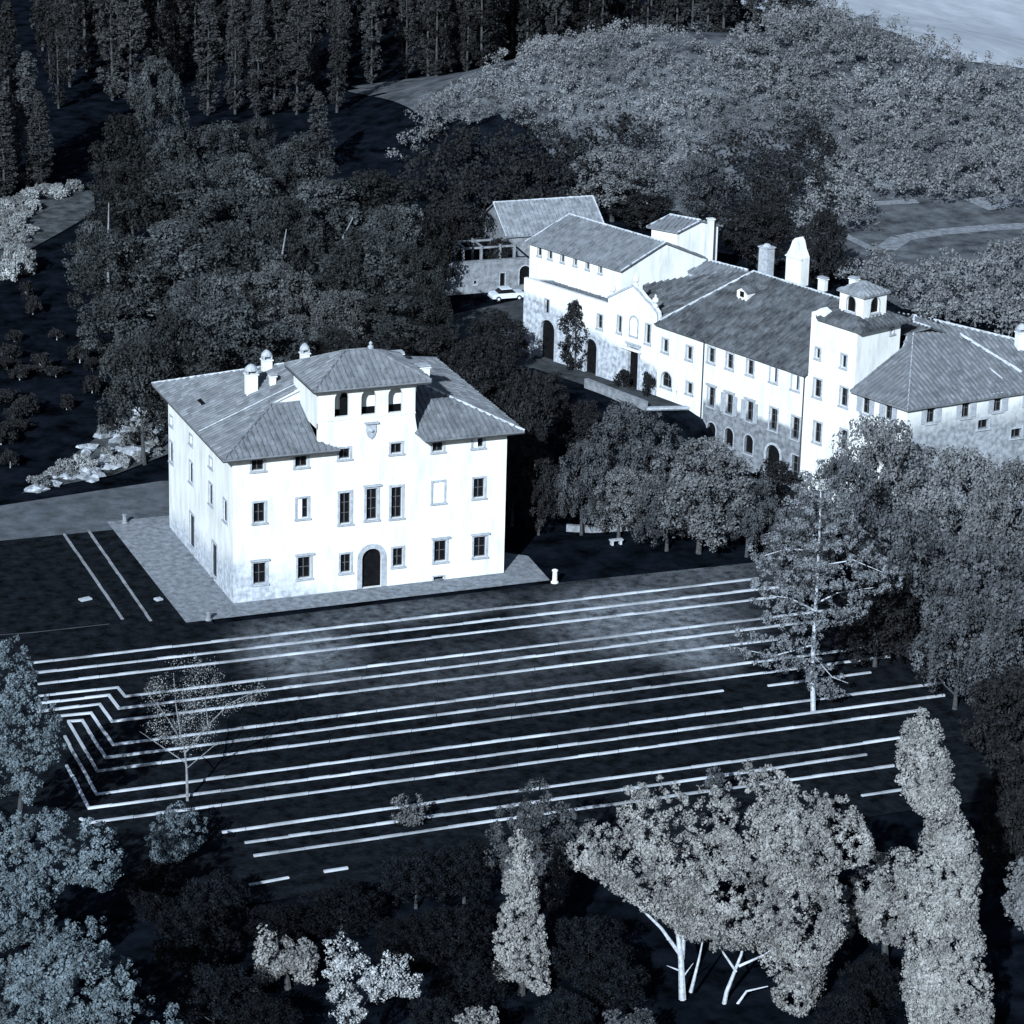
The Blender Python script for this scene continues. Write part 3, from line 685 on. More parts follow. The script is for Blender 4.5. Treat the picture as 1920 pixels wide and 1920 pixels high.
# flared ramp walls beside the loggia, running down to the eaves
for xa, xb in ((TX0, 8.85), (TX1, 16.35)):
    top = [(xa+(xb-xa)*t, 13+2.0*(1-t)**2.2) for t in np.linspace(0, 1, 6)]
    pl = [(xa, 12.95)]+top[:-1]+[(xb, 12.98)]
    m.hexa([(x, .02, z) for x, z in pl], [(x, .3, z) for x, z in pl])
q = [(TX0-.02, -.07), (TX1+.02, -.07), (TX1+.02, -.004), (TX0-.02, -.004)]
zc2 = min(w['v0'] for w in lf.win)-.2
m.hexa([(x, y, zc2) for x, y in q], [(x, y, zc2+.14) for x, y in q])
lg = m.build('loggia', M['plaster'], villa)
m = MB(); m.box(TX0+.37, .37, zi-.1, TX1-.37, 1.09, zi); m.build('loggia_floor', M['wood'], lg)
m = MB(); fx = [w for w in lf.win]
for w in fx:
    m.box(w['u0']+TX0-.2, 1.04, zi+.02, w['u1']+TX0+.3, 1.095, zi+.75)  # dark band along the foot of the wall behind each opening
aw = fx[0]; cx0 = TX0+(aw['u0']+aw['u1'])/2+.55
m.hexa([(cx0+a, 1.02, zi+b) for a, b in ((-.4, .05), (.4, .05), (.4, 1.7), (.2, 2.1), (-.2, 2.1), (-.4, 1.7))], [(cx0+a, 1.035, zi+b) for a, b in ((-.4, .05), (.4, .05), (.4, 1.7), (.2, 2.1), (-.2, 2.1), (-.4, 1.7))])
m.build('dark_band', M['door'], lg)
o1, o2, o3, o4 = (TX0-.55, -.6), (TX1+1.2, -.6), (TX1+1.2, TY+.8), (TX0-.55, TY+.8); ez = TZ+.02; rh = 1.95
k = (TY+1.4)/2
T1 = (o1[0]+k, o1[1]+k, ez+rh); T2 = (o2[0]-k, o2[1]+k, ez+rh); m = MB()
z3 = lambda p: (p[0], p[1], ez)
slope(m, [z3(o1), z3(o2), T2, T1], (o1+(0,), o2+(0,))); slope(m, [z3(o2), z3(o3), T2], (o2+(0,), o3+(0,))); slope(m, [z3(o3), z3(o4), T1, T2], (o3+(0,), o4+(0,))); slope(m, [z3(o4), z3(o1), T1], (o4+(0,), o1+(0,)))
lro = m.build('loggia_roof', M['tile'], lg)
for a, b in ((z3(o1), T1), (z3(o2), T2), (T1, T2), (z3(o4), T1), (z3(o3), T2)):
    m = MB(); ridge(m, a, b, .1); m.build('hip_tiles', M['tile'], lg)
m = MB(); m.lathe((T2[0], T2[1], T2[2]), [(.22, 0), (.26, .2), (.1, .34), (.16, .5), (.02, .66)], 8)
m.build('finial', M['stone'], lg)
m = MB(); m.box(o1[0]+.03, o1[1]+.03, ez-.3, o2[0]-.03, o3[1]-.03, ez-.16); m.build('eaves', M['wood'], lg)
# chimneys
def roof_hit(px, py):
    r = ray(px, py); best = None
    for t in np.arange(230, 330, .05):
        p = CAM+r*t
        if -E_ <= p[0] <= W_+E_ and -E_ <= p[1] <= D_+E_ and p[2] <= rz(p[0], p[1]): return (p[0], p[1], p[2])
    return (A1[0], yr, A1[2])
chimney(villa, roof_hit(471, 736), .95, .75, 1.6)
chimney(villa, roof_hit(500, 693), .8, .7, .85)
chimney(villa, roof_hit(511, 722), .5, .45, .75, cap='flat')
chimney(villa, (A1[0]-.4, yr+.3, A1[2]), .7, .6, .55)
chimney(villa, (18.9, 6.9, rz(18.9, 6.9)), 1.0, .9, 1.3, cap='flat')
chimney(villa, (19.3, 14.6, rz(19.3, 14.6)), 1.0, .7, .35, cap='flat')
chimney(villa, (17.2, 5.0, front_z(5.0)), .8, .7, .9, cap='flat')
m = MB(); pp = roof_hit(378, 757); m.obox(np.array(pp)+[0, 0, .12], (.93, 0, .37), (0, 1, 0), (-.37, 0, .93), .16, .75, .06); m.build('skylight', M['door'], roof)

# terrace furniture
def post(px, py, h, r, mm, lb, cat='post', nm='stone_post'):
    p = at(px, py); m = MB(); m.lathe((p[0], p[1], 0), [(r*1.5, -.1), (r*1.5, .12), (r, .2), (r*.88, h*.86), (r*1.2, h*.88), (r*1.15, h*.95), (r*.5, h)], 10)
    return tag(m.build(nm, mm), lb, cat)
post(1040, 1093, 1.25, .22, M['plaster'], 'white rounded stone post at the right corner of the gravel terrace')
post(234, 982, .9, .2, M['rubble'], 'dark stone post where the path meets the left lawn')
post(391, 1163, .8, .2, M['rubble'], 'dark stone post at the front left corner of the gravel terrace')
for px, py, lb in ((160, 1125, 'pale flat stone slab lying in the dark lawn left of the kerb pair'), (297, 1125, 'small pale stone slab lying between kerb pair and gravel terrace')):
    p = at(px, py); m = MB(); m.obox((p[0], p[1], .08), (.96, .25, 0), (-.25, .96, 0), (0, 0, 1), .5 if px == 160 else .3, .28, .07); m.obox((p[0], p[1], .17), (.96, .25, 0), (-.25, .96, 0), (0, 0, 1), .42 if px == 160 else .24, .2, .02)
    tag(m.build('stone_slab', M['stone']), lb, 'slab')
p = at(1155, 1021); bn = thing('stone_bench', 'low white garden bench on the lawn right of the villa', 'bench', (p[0], p[1], 0))
m = MB(); m.obox((p[0], p[1], .45), (1, 0, 0), (0, 1, 0), (0, 0, 1), .6, .22, .05); m.build('seat', M['stone'], bn)
for s in (-1, 1):
    m = MB(); m.obox((p[0]+s*.4, p[1], .2), (1, 0, 0), (0, 1, 0), (0, 0, 1), .09, .2, .198); m.build('leg', M['kerb'], bn)

# ================================================================== LONG HOUSE (court building with square tower)
EV = 7.8; BZ = -4.3
W1, W3 = at(1236, 603, EV), at(1702, 763, EV); fd = (W3-W1)[:2]; fd /= np.linalg.norm(fd); fn = np.array([-fd[1], fd[0]])
if fn[0] < 0: fn = -fn
conv = thing('long_house', 'long white-rendered house with square roof tower and grey lower walls', 'house', (66, 26, 0))
fac = Wall(W1, W3, BZ, EV)
ut0, ut1 = fac.hit(1519, 640)[0], fac.hit(1607, 640)[0]
def C(x, y, w, h, **k): return fac.add(x, y, w, h, **k)
for x, y in ((1247.6, 648), (1292.7, 662)): C(x, y, .8, 1.35)
C(1293, 728, .85, 1.15); C(1250, 712, 1.5, 1.6, arch=True, trim=.1)
for i, (x, y) in enumerate(((1334, 666), (1368.7, 677.5), (1407, 689), (1451, 702.5), (1491.7, 717))): C(x, y, .92, 1.5, shut='half' if i > 2 else None)
for i, (x, y) in enumerate(((1334, 744), (1367.6, 757.5), (1405.9, 771))): C(x, y, 1.0, 2.0, hood=True, shut='open' if i > 0 else None, smat='shutter')
for x, y in ((1450.5, 786), (1491.7, 802.5)): C(x, y, 1.05, 2.2)
for x, y in ((1334, 809), (1367, 820), (1404, 833)): C(x, y, 1.25, 1.9, arch=True, trim=.1, mull=False)
bd = fac.add(1449, 862, 1.9, 3.0, arch=True, door=True, trim=.25); C(1491.7, 878, 1.1, 2.6, trim=.1)
C(1533, 728, .95, 1.75); C(1582.5, 744.5, .95, 1.8); C(1533, 811, .95, 2.0); C(1582, 825, .95, 2.0)
for x, y in ((1623.7, 760), (1666, 772)): C(x, y, .95, 1.6, shut='open', smat='shutter')
R9 = at(2153, 697, EV); rf = Wall(W3, R9, BZ, EV)
for x, y in ((1745.6, 776), (1811, 766), (1871, 755), (1935, 745), (1998, 735)): rf.add(x, y, .95, 1.75, shut='open', smat='shutter')
for x, y in ((1905, 812), (1843, 795)): rf.add(x, y, 1.2, .9, trim=.2)
u_c = fac.hit(1320, 720)[0]; u_d = fac.hit(1509, 720)[0]
m = MB(); fac.panel(m, 0, u_c); fac.panel(m, u_d, fac.L); m.build('wall', M['plaster'], conv)
m = MB(); fac.panel(m, u_c, u_d); m.build('wall', M['conv_wall'], conv)
DB = 19.0
def fp(u, d, z): p = fac.P+fd*u+fn*d; return np.array([p[0], p[1], z])
m = MB(); rf.panel(m)
TA = at(1715, 592, EV+4.7)
bk = TA[:2]+(TA[:2]-(W3[:2]+R9[:2])/2)*.9
m.face([tuple(R9[:2])+(BZ,), tuple(bk)+(BZ,), tuple(bk)+(EV,), tuple(R9[:2])+(EV,)])
m.build('wall', M['right_wall'], conv)
m = MB()   # rear and end walls
m.face([fp(0, 0, BZ), fp(0, DB, BZ), fp(0, DB, EV), fp(0, 0, EV)]); m.face([fp(0, DB, BZ), tuple(bk)+(BZ,), tuple(bk)+(EV,), fp(0, DB, EV)])
m.build('rear_wall', M['plaster'], conv)
fac.windows(conv); rf.windows(conv)
# main roof
AP = at(1413, 510, 12.2); apd = (AP[:2]-fac.P)@fn; apu = (AP[:2]-fac.P)@fd; rzh = 12.2; ut = ut0+2.5
m = MB(); sl = (rzh-EV)/apd; o = .5; ze = EV+.06-sl*o
slope(m, [fp(-.1, -o, ze), fp(ut0, -o, ze), fp(ut0, apd, rzh+.06), fp(apu, apd, rzh+.06)], (fp(0, 0, 0), fp(1, 0, 0)))
slope(m, [fp(ut0, 5.8, EV+sl*5.8+.06), fp(ut, 5.8, EV+sl*5.8+.06), fp(ut+4, apd, rzh+.06), fp(ut0, apd, rzh+.06)], (fp(0, 0, 0), fp(1, 0, 0)))
slope(m, [fp(apu, apd, rzh+.06), fp(ut+4, apd, rzh+.06), fp(ut+4, DB+.5, EV+.3), fp(-.1, DB+.5, EV+.3)], (fp(0, 0, 0), fp(1, 0, 0)))
m.build('roof', M['tile_dark'], conv)
m = MB()
L0, L1 = fp(-.1, -.1, EV), fp(apu, apd, rzh+.06)
LC = at(1190, 537, 8.0); pn_ = np.cross(L1-L0, LC-L0); pn_ /= np.linalg.norm(pn_)
def onpl(px, py): r = ray(px, py); return CAM+r*(pn_@(L0-CAM)/(pn_@r))
L2, L3 = onpl(1300, 517), onpl(1205, 534)
slope(m, [L0, L1, L2, L3, onpl(1207, 568)], (L0, onpl(1207, 568))); m.build('roof', M['tile_dark'], conv)
ridges(conv, [(L0, L1, .13), (L1, fp(ut+4, apd, rzh+.06), .12)])
m = MB(); m.hexa([fp(-.3, -o+.03, EV-.28), fp(ut0-.02, -o+.03, EV-.28), fp(ut0-.02, 0, EV-.28), fp(-.3, 0, EV-.28)], [fp(-.3, -o+.03, EV-.16), fp(ut0-.02, -o+.03, EV-.16), fp(ut0-.02, 0, EV-.16), fp(-.3, 0, EV-.16)]); m.build('eaves', M['wood'], conv)
for x in (1318, 1509):     # drainpipes
    u, v = fac.hit(x, 720); m = MB(); m.tube([fp(u, -.1, EV-.3), fp(u, -.1, BZ)], [.07, .07], 6); m.build('drainpipe', M['wood'], conv)
# right wing roof, a broad pyramid
o = .55; m = MB(); cn = (TA[:2]); 
def out(p, k=.045): q = np.array(p[:2])+(np.array(p[:2])-cn)*k; return np.array([q[0], q[1], EV-.12])
U1 = fp(ut1-1.2, 0, EV); w3, r9, u1, b9 = out(W3), out(R9, .03), fp(ut1-.9, -o, EV-.12), out(bk, .05); TT = np.array([TA[0], TA[1], TA[2]])
UX = fp(ut1+.02, 6.2, 10.5)
slope(m, [fp(ut1+.02, -o, EV-.12), w3, TT, UX], (u1, w3)); slope(m, [w3, r9, TT], (w3, r9)); slope(m, [r9, b9, TT], (r9, b9)); slope(m, [b9, fp(ut1+.02, DB, EV-.12), UX, TT], (b9, fp(ut1+.02, DB, EV-.12)))
m.build('roof', M['tile'], conv)
nr = np.cross(w3-r9, TT-r9); nr /= np.linalg.norm(nr)
def onr(px, py): r = ray(px, py); return CAM+r*(nr@(r9-CAM)/(nr@r))
ridges(conv, [(w3, TT, .07), (TT, r9, .14), (TT, UX, .1), (onr(1800, 628)+[0, 0, .06], onr(1916, 700)+[0, 0, .06], .15), (onr(1855, 692)+[0, 0, .05], onr(1880, 712)+[0, 0, .05], .08)])
chimney(conv, onr(1913, 652), .9, .8, 1.5)
# tower
tz = fac.hit(1607, 619)[1]; tw = 5.8
tower_f = Wall(fp(ut0, 0, 0), fp(ut1, 0, 0), EV, tz)
tower_f.add(1533.7, 662.5, .6, 1.0); tower_f.add(1582.5, 677.5, .65, 1.25)
tower_r = Wall(fp(ut1, 0, 0), fp(ut1, tw, 0), EV-.3, tz); tower_r.add(1672.5, 616, .4, 1.0, mull=False)
tl_ = Wall(fp(ut0, tw, 0), fp(ut0, 0, 0), EV-.3, tz); tl_.n = -fd.copy(); tb = Wall(fp(ut1, tw, 0), fp(ut0, tw, 0), EV-.3, tz); tb.n = fn.copy()
m = MB()
for ww in (tower_f, tower_r, tl_, tb): ww.panel(m)
to = m.build('tower', M['plaster'], conv)
for ww in (tower_f, tower_r): ww.windows(to)
u, v = tower_f.hit(1558, 636); m = MB(); n_ = 24     # painted clock ring
for k in range(n_):
    q = [(u+R*math.cos(2*math.pi*j/n_), v+R*math.sin(2*math.pi*j/n_)) for R, j in ((.62, k), (.75, k), (.75, k+1), (.62, k+1))]
    m.hexa([tower_f.pt(*p, .003) for p in q], [tower_f.pt(*p, .05) for p in q])
m.build('clock_ring', M['shutter_white'], to)
wd = ut1-ut0; o = .8; zt = tz+.05; tc = fp(ut0+wd/2, tw/2, zt+1.5)
q = [fp(ut0+1.6, -.5, zt), fp(ut1+o, -.5, zt), fp(ut1+o, tw+o, zt), fp(ut0-o, tw+o, zt), fp(ut0-o, 1.2, zt), fp(ut0+1.6, 1.2, zt)]
m = MB(); q2 = [fp(ut0+1.2, -.45, zt), fp(ut1+o, -.45, zt), fp(ut1+o, tw+o, zt), fp(ut0-o, tw+o, zt), fp(ut0-o, 1.0, zt)]
for a, b in zip(q2, q2[1:]+q2[:1]): slope(m, [a, b, tc], (a, b))
m.build('tower_roof', M['tile_dark'], to)
m = MB(); q = [(0, tz+.0), (1.9, tz+.0), (1.9, tz+.75), (1.2, tz+1.0), (.5, tz+.55), (0, tz+.35)]
m.hexa([fp(ut0+a, -.003, z) for a, z in q], [fp(ut0+a, .75, z) for a, z in q]); m.build('gable_upstand', M['plaster'], to)
# lantern on the tower
lt = to; lc = fp(ut0+wd*.62, tw*.5, 0); hl = 1.55; lz0 = tz+.25; lz1 = lz0+2.55; a_ = lc[:2]-fd*hl-fn*hl; b_ = lc[:2]+fd*hl-fn*hl; c_ = lc[:2]+fd*hl+fn*hl; d_ = lc[:2]-fd*hl+fn*hl
m = MB(); lw = []
for p, q in ((a_, b_), (b_, c_), (c_, d_), (d_, a_)):
    ww = Wall(p, q, lz0, lz1); mid = (p+q)/2-lc[:2]; ww.n = mid/np.linalg.norm(mid); ww.addm(ww.L/2, lz0+1.55, 1.15, 1.5, arch=True, trim=.08, mull=False); ww.panel(m, depth=.2); lw.append(ww)
la = m.build('lantern', M['plaster'], to)
for ww in lw: ww.windows(la, depth=.18)
m = MB(); k = hl+.25; Q = [lc[:2]-fd*k-fn*k, lc[:2]+fd*k-fn*k, lc[:2]+fd*k+fn*k, lc[:2]-fd*k+fn*k]; Q = [np.array([*p, lz1+.05]) for p in Q]; tp = np.array([lc[0], lc[1], lz1+.95])
for p, q in zip(Q, Q[1:]+Q[:1]): slope(m, [p, q, tp], (p, q))
m.build('lantern_roof', M['tile_pale'], la)
# things on the main roof
c3 = lambda v: (v[0], v[1], 0)
def standpt(px, py, z): return at(px, py, z)
b0 = at(1494, 521, 11.6); ax, ay = c3(fd), c3(fn); bt = MB()
prof = [(-1.1, 0), (1.1, 0), (1.1, 2.9), (.62, 3.7), (.35, 4.45), (0, 4.8), (-.35, 4.45), (-.62, 3.7), (-1.1, 2.9)]
bt.hexa([b0+np.array(ax)*u*1.0-np.array(ay)*.55+[0, 0, z-.6] for u, z in prof], [b0+np.array(ax)*u*1.0+np.array(ay)*.55+[0, 0, z-.6] for u, z in prof])
bt.obox(b0+[0, 0, 2.2]-np.array(ay)*.6, ax, ay, (0, 0, 1), 1.2, .05, .07)
bc = bt.build('bell_gable', M['plaster'], conv)
m = MB(); m.obox(b0+[0, 0, 1.2]-np.array(ay)*.57, ax, ay, (0, 0, 1), .32, .03, .75); m.build('niche', M['shutter_white'], bc)
b1 = at(1436, 503, 11.8); m = MB(); m.obox(b1+[0, 0, .7], ax, ay, (0, 0, 1), .62, .5, 1.5); m.obox(b1+[0, 0, 2.23], ax, ay, (0, 0, 1), .72, .6, .06); m.lathe(b1+[0, 0, 2.29], [(.5, 0), (.3, .25), (.05, .32)], 8); m.build('chimney', M['stone'], conv)
for px, py in ((1543, 530), (1601, 530)): chimney(conv, at(px, py, 11.0), .9, .5, .35, math.atan2(fd[1], fd[0]), 'flat')
d0 = fac  # dormer
un_, vn_ = None, None
nr2 = np.array([-sl*fn[0], -sl*fn[1], 1.0]); 
def on_main(px, py): r = ray(px, py); p0 = fp(0, 0, EV+.06); return CAM+r*(nr2@(p0-CAM)/(nr2@r))
dp = on_main(1391, 562); ang = math.atan2(fd[1], fd[0]); A_, B_ = np.array(c3(fd)), np.array(c3(fn))
m = MB(); hw = .75; L_ = 2.6
pr = [(-hw, -.1), (hw, -.1), (hw, .95), (0, 1.35), (-hw, .95)]
m.hexa([dp+A_*u+[0, 0, z] for u, z in pr], [dp+A_*u+B_*L_+[0, 0, z] for u, z in pr]); do = m.build('dormer', M['plaster'], conv)
m = MB(); m.hexa([dp+A_*u-B_*.04+[0, 0, z] for u, z in ((-.28, .3), (.28, .3), (.28, .85), (-.28, .85))], [dp+A_*u-B_*.004+[0, 0, z] for u, z in ((-.28, .3), (.28, .3), (.28, .85), (-.28, .85))]); m.build('pane', M['glass'], do)
m = MB()
for s in (-1, 1): slope(m, [dp+A_*s*(hw+.15)-B_*.2+[0, 0, .93], dp-B_*.2+[0, 0, 1.42], dp+B_*L_+[0, 0, 1.42], dp+A_*s*(hw+.15)+B_*L_+[0, 0, .93]], (dp, dp+B_), pitch=.35, seg=.4, h=.05)
m.build('dormer_roof', M['tile_dark'], do)

# ------------------------------------------------------------------ gate wing with curved pediment
gate = thing('gate_wing', 'low parapeted wing with curved white pediment and arched doorways on the court', 'house', (54, 51, 0))
W0 = at(983, 520, 8.0); gw = Wall(W0, W1-np.append(fd, 0)*.02, -.3, 8.0)
gw.add(1025.5, 574.4, .7, 1.5, trim=.1, mull=False); gw.add(1125, 603, .75, 1.45, trim=.12); gw.add(1161.7, 608, .6, 1.75, trim=.1); gw.add(1215, 626, .7, 2.0, trim=.12)
a1 = gw.add(1026.8, 634, 2.1, 3.9, arch=True, door=True, trim=.2); a1['v0'] = -.2; a2 = gw.add(1108, 668, 1.7, 3.7, arch=True, door=True, trim=.2); a2['v0'] = -.2
a3 = gw.add(1187, 688, 1.4, 4.1, door=True, trim=.28, hood=True); a3['v0'] = -.2
m = MB(); gw.panel(m)
gp = lambda u, d, z: gw.pt(u, z, -d)
GD = 4.2
m.face([gp(0, 0, -.3), gp(0, GD, -.3), gp(0, GD, 7.0), gp(0, 0, 8.0)]); m.face([gp(0, GD, -.3), gp(gw.L, GD, -.3), gp(gw.L, GD, 7), gp(0, GD, 7)])
m.hexa([gp(0, .02, 7.2), gp(gw.L, .02, 7.2), gp(gw.L, .4, 7.2), gp(0, .4, 7.2)], [gp(0, .02, 7.99), gp(gw.L, .02, 7.99), gp(gw.L, .4, 7.99), gp(0, .4, 7.99)])
m.build('wall', M['gate_wall'], gate); gw.windows(gate)
# pediment
pu = [gw.hit(x, y) for x, y in ((1141, 580), (1141, 556), (1150, 552), (1168, 543), (1188, 534), (1200, 545), (1212, 560), (1222, 569), (1234, 586), (1235, 602))]
pu = [(min(u, gw.L), max(v, 8.0)) for u, v in pu]
m = MB(); m.hexa([gw.pt(u, v, -.45) for u, v in pu], [gw.pt(u, v, .06) for u, v in pu])
pe = m.build('pediment', M['plaster'], gate)
m = MB()
for (u, v), (u2, v2) in zip(pu[1:-1], pu[2:]): m.hexa([gw.pt(u, v-.16, .063), gw.pt(u2, v2-.16, .063), gw.pt(u2, v2+.06, .063), gw.pt(u, v+.06, .063)], [gw.pt(u, v-.16, .2), gw.pt(u2, v2-.16, .2), gw.pt(u2, v2+.06, .2), gw.pt(u, v+.06, .2)])
m.build('moulding', M['stone'], pe)
for x, y in ((1146, 553), (1189, 535), (1226, 574)):
    u, v = gw.hit(x, y); m = MB(); m.lathe(gw.pt(u, v-.1, -.2), [(.28, 0), (.28, .2), (.14, .3), (.34, .6), (.3, .85), (.1, 1.0), (.12, 1.15), (.02, 1.3)], 10); m.build('finial', M['plaster'], pe)
# blind niche with a relief, cornice band, scroll by the door
u, v = gw.hit(1189, 612); m = MB(); N = 8; nr_ = [(u-.55, v-1.0), (u+.55, v-1.0)]+[(u+.55*math.cos(math.pi*k/N), v+.45+.55*math.sin(math.pi*k/N)) for k in range(N+1)]
for (a, b), (c, d) in zip(nr_, nr_[1:]+nr_[:1]):
    ce = np.array([u, v]); q = [np.array([a, b]), np.array([c, d])]; q = q+[q[1]+(q[1]-ce)*.16, q[0]+(q[0]-ce)*.16]
    m.hexa([gw.pt(*p, .004) for p in q], [gw.pt(*p, .12) for p in q])
m.build('niche', M['stone'], gate)
m = MB(); ua, va = gw.hit(1165, 648); ub, _ = gw.hit(1204, 650)
m.hexa([gw.pt(a, b, .004) for a, b in ((ua, va-.1), (ub, va-.1), (ub, va+.12), (ua, va+.12))], [gw.pt(a, b, .3) for a, b in ((ua, va-.1), (ub, va-.1), (ub, va+.12), (ua, va+.12))])
m.build('cornice', M['plaster'], gate)
m = MB(); slope(m, [gp(-.05, .42, 7.6), gp(gw.L*.62, .42, 7.6), gp(gw.L*.62, GD+.4, 6.7), gp(-.05, GD+.4, 6.7)], (gp(0, 0, 0), gp(1, 0, 0))); m.build('roof', M['tile'], gate)

# ------------------------------------------------------------------ farm buildings behind the court
def gabled(name, label, c0, c1, width, ev, rise, wallm, roofm, left=True, base=-.3, ov=.35, cat='farm building', win=(), skew=None):
    """long building: eave wall from c0 to c1 (towards the viewer's left), ridge parallel, gables at the ends"""
    c0, c1 = np.array(c0[:2]), np.array(c1[:2]); d = (c1-c0)/np.linalg.norm(c1-c0); n = np.array([-d[1], d[0]]); n = n if n@(c0-CAM[:2]) > 0 else -n
    if skew is not None: n = np.array(skew)/np.linalg.norm(skew)
    r = thing(name, label, cat, ((c0+c1)[0]/2, (c0+c1)[1]/2, 0)); q3 = lambda p, z: np.array([p[0], p[1], z])
    f = Wall(c0, c1, base, ev)
    for w in win: f.add(*w[:4], trim=.08, mull=False)
    m = MB(); f.panel(m); e0, e1 = c0+n*width, c1+n*width; h0, h1 = c0+n*width/2, c1+n*width/2
    m.face([q3(e0, base), q3(e1, base), q3(e1, ev), q3(e0, ev)])
    for a, h, b in ((c0, h0, e0), (c1, h1, e1)): m.face([q3(a, base), q3(b, base), q3(b, ev), q3(h, ev+rise), q3(a, ev)])
    m.build('wall', M[wallm], r); f.windows(r, .2); m = MB(); k = ov*rise/(width/2)
    a0, a1 = c0-n*ov-d*ov, c1-n*ov+d*ov; b0_, b1_ = e0+n*ov-d*ov, e1+n*ov+d*ov; g0, g1 = h0-d*ov, h1+d*ov; z1 = ev+rise+.08; z0 = ev-k+.08
    slope(m, [q3(a0, z0), q3(a1, z0), q3(g1, z1), q3(g0, z1)], (q3(a0, 0), q3(a1, 0))); slope(m, [q3(b0_, z0), q3(b1_, z0), q3(g1, z1), q3(g0, z1)], (q3(a0, 0), q3(a1, 0)))
    m.build('roof', M[roofm], r); ridges(r, [(q3(g0, z1), q3(g1, z1), .12), (q3(a1, z0), q3(g1, z1), .09), (q3(a0, z0), q3(g0, z1), .09)])
    return r, f
cA, cB = at(994, 453, 7), at(1165, 505, 7)
fh, ff = gabled('farmhouse', 'white farmhouse with broad tiled roof and plain white gable behind the gate wing', cA, cB, 10.6, 7.0, 2.3, 'plaster', 'tile',
    win=((1012, 470, .6, 1.1), (1032, 476, .6, 1.1), (1055, 482, .55, 1.1), (1079, 489, .5, 1.0), (1102, 496, .5, 1.0), (1126, 504, .5, 1.0)), skew=(at(1322, 482, 7)-cB)[:2], cat='farmhouse')
gabled('barn', 'barn with pale sunlit tile roof, farthest left of the farm buildings', at(953, 440, 4.6), at(1130, 428, 4.6), 8.5, 4.6, 2.6, 'rubble', 'tile_pale')
sh_, sf = gabled('outbuilding', 'small white outbuilding with flat-looking roof and tall chimney right of the farmhouse', at(1222, 425, 7.2), at(1270, 434, 7.2), 5.6, 7.2, .9, 'plaster', 'tile', skew=(at(1333, 425, 7.2)-at(1270, 434, 7.2))[:2])
pc = at(1332, 428, 7.2); m = MB(); m.box(pc[0]-.3, pc[1]-.3, 0, pc[0]+.3, pc[1]+.3, 8.2); m.box(pc[0]-.4, pc[1]-.4, 8.21, pc[0]+.4, pc[1]+.4, 8.33); m.build('chimney', M['plaster'], sh_)
# low link range whose roof runs right of the gable
lk = thing('link_range', 'low tiled shed between the farmhouse gable and the long house', 'shed', at(1330, 530, 0))
q = [at(1282, 508, 5.6), at(1326, 488, 6.6), at(1402, 507, 6.6), at(1330, 522, 5.6)]
m = MB(); slope(m, q, (q[0], q[3])); m.build('roof', M['tile'], lk); m = MB(); q5 = [p.copy() for p in q]
m.hexa([np.array([p[0], p[1], -.2]) for p in q5], [p-[0, 0, .16] for p in q5]); m.build('wall', M['stone'], lk)
m = MB(); ridge(m, q[1], q[2], .14); m.build('ridge_tiles', M['ridge'], lk)
# garden wall with doorway and arch, pergola behind it
g0, g1 = at(815, 553), at(988, 541); gwl = Wall(g0, g1, -.2, 3.4); gt = thing('garden_wall', 'long rough stone garden wall with small doorway behind the parked car', 'wall', (*((g0+g1)[:2]/2), 0))
gwl.add(942, 524, .6, 1.5, door=True, trim=.08); gwl.add(984, 516, 1.3, 2.2, arch=True, door=True, trim=.12); gwl.add(891, 529, .35, .4, trim=.06, mull=False)
m = MB(); gwl.panel(m); m.hexa([gwl.pt(0, -.2, -.5), gwl.pt(gwl.L, -.2, -.5), gwl.pt(gwl.L, 3.4, -.5), gwl.pt(0, 3.4, -.5)], [gwl.pt(0, -.2, -.4), gwl.pt(gwl.L, -.2, -.4), gwl.pt(gwl.L, 3.4, -.4), gwl.pt(0, 3.4, -.4)])
m.hexa([gwl.pt(0, 3.4, -.55), gwl.pt(gwl.L, 3.4, -.55), gwl.pt(gwl.L, 3.4, .06), gwl.pt(0, 3.4, .06)], [gwl.pt(0, 3.52, -.55), gwl.pt(gwl.L, 3.52, -.55), gwl.pt(gwl.L, 3.52, .06), gwl.pt(0, 3.52, .06)])
m.build('wall', M['rubble'], gt); gwl.windows(gt, .25)
pg = thing('pergola', 'grey post-and-beam pergola standing behind the garden wall', 'pergola', gwl.pt(gwl.L*.6, 0, -3))
pbm = MB()
for u in (3.9, 6.0, 8.2, 9.9):
    for d in (-2.0, -5.0):
        m = MB(); m.obox(gwl.pt(u, 2.2, d), (1, 0, 0), (0, 1, 0), (0, 0, 1), .13, .13, 2.2); m.build('post', M['rubble'], pg)
for d in (-2.0, -5.0): pbm.obox(gwl.pt(6.9, 4.5, d), (*gwl.d, 0), (*gwl.n, 0), (0, 0, 1), 3.3, .1, .1)
for u in (3.9, 6.0, 8.2, 9.9): pbm.obox(gwl.pt(u, 4.68, -3.5), (*gwl.d, 0), (*gwl.n, 0), (0, 0, 1), .08, 1.8, .08)
pbm.build('beams', M['rubble'], pg)
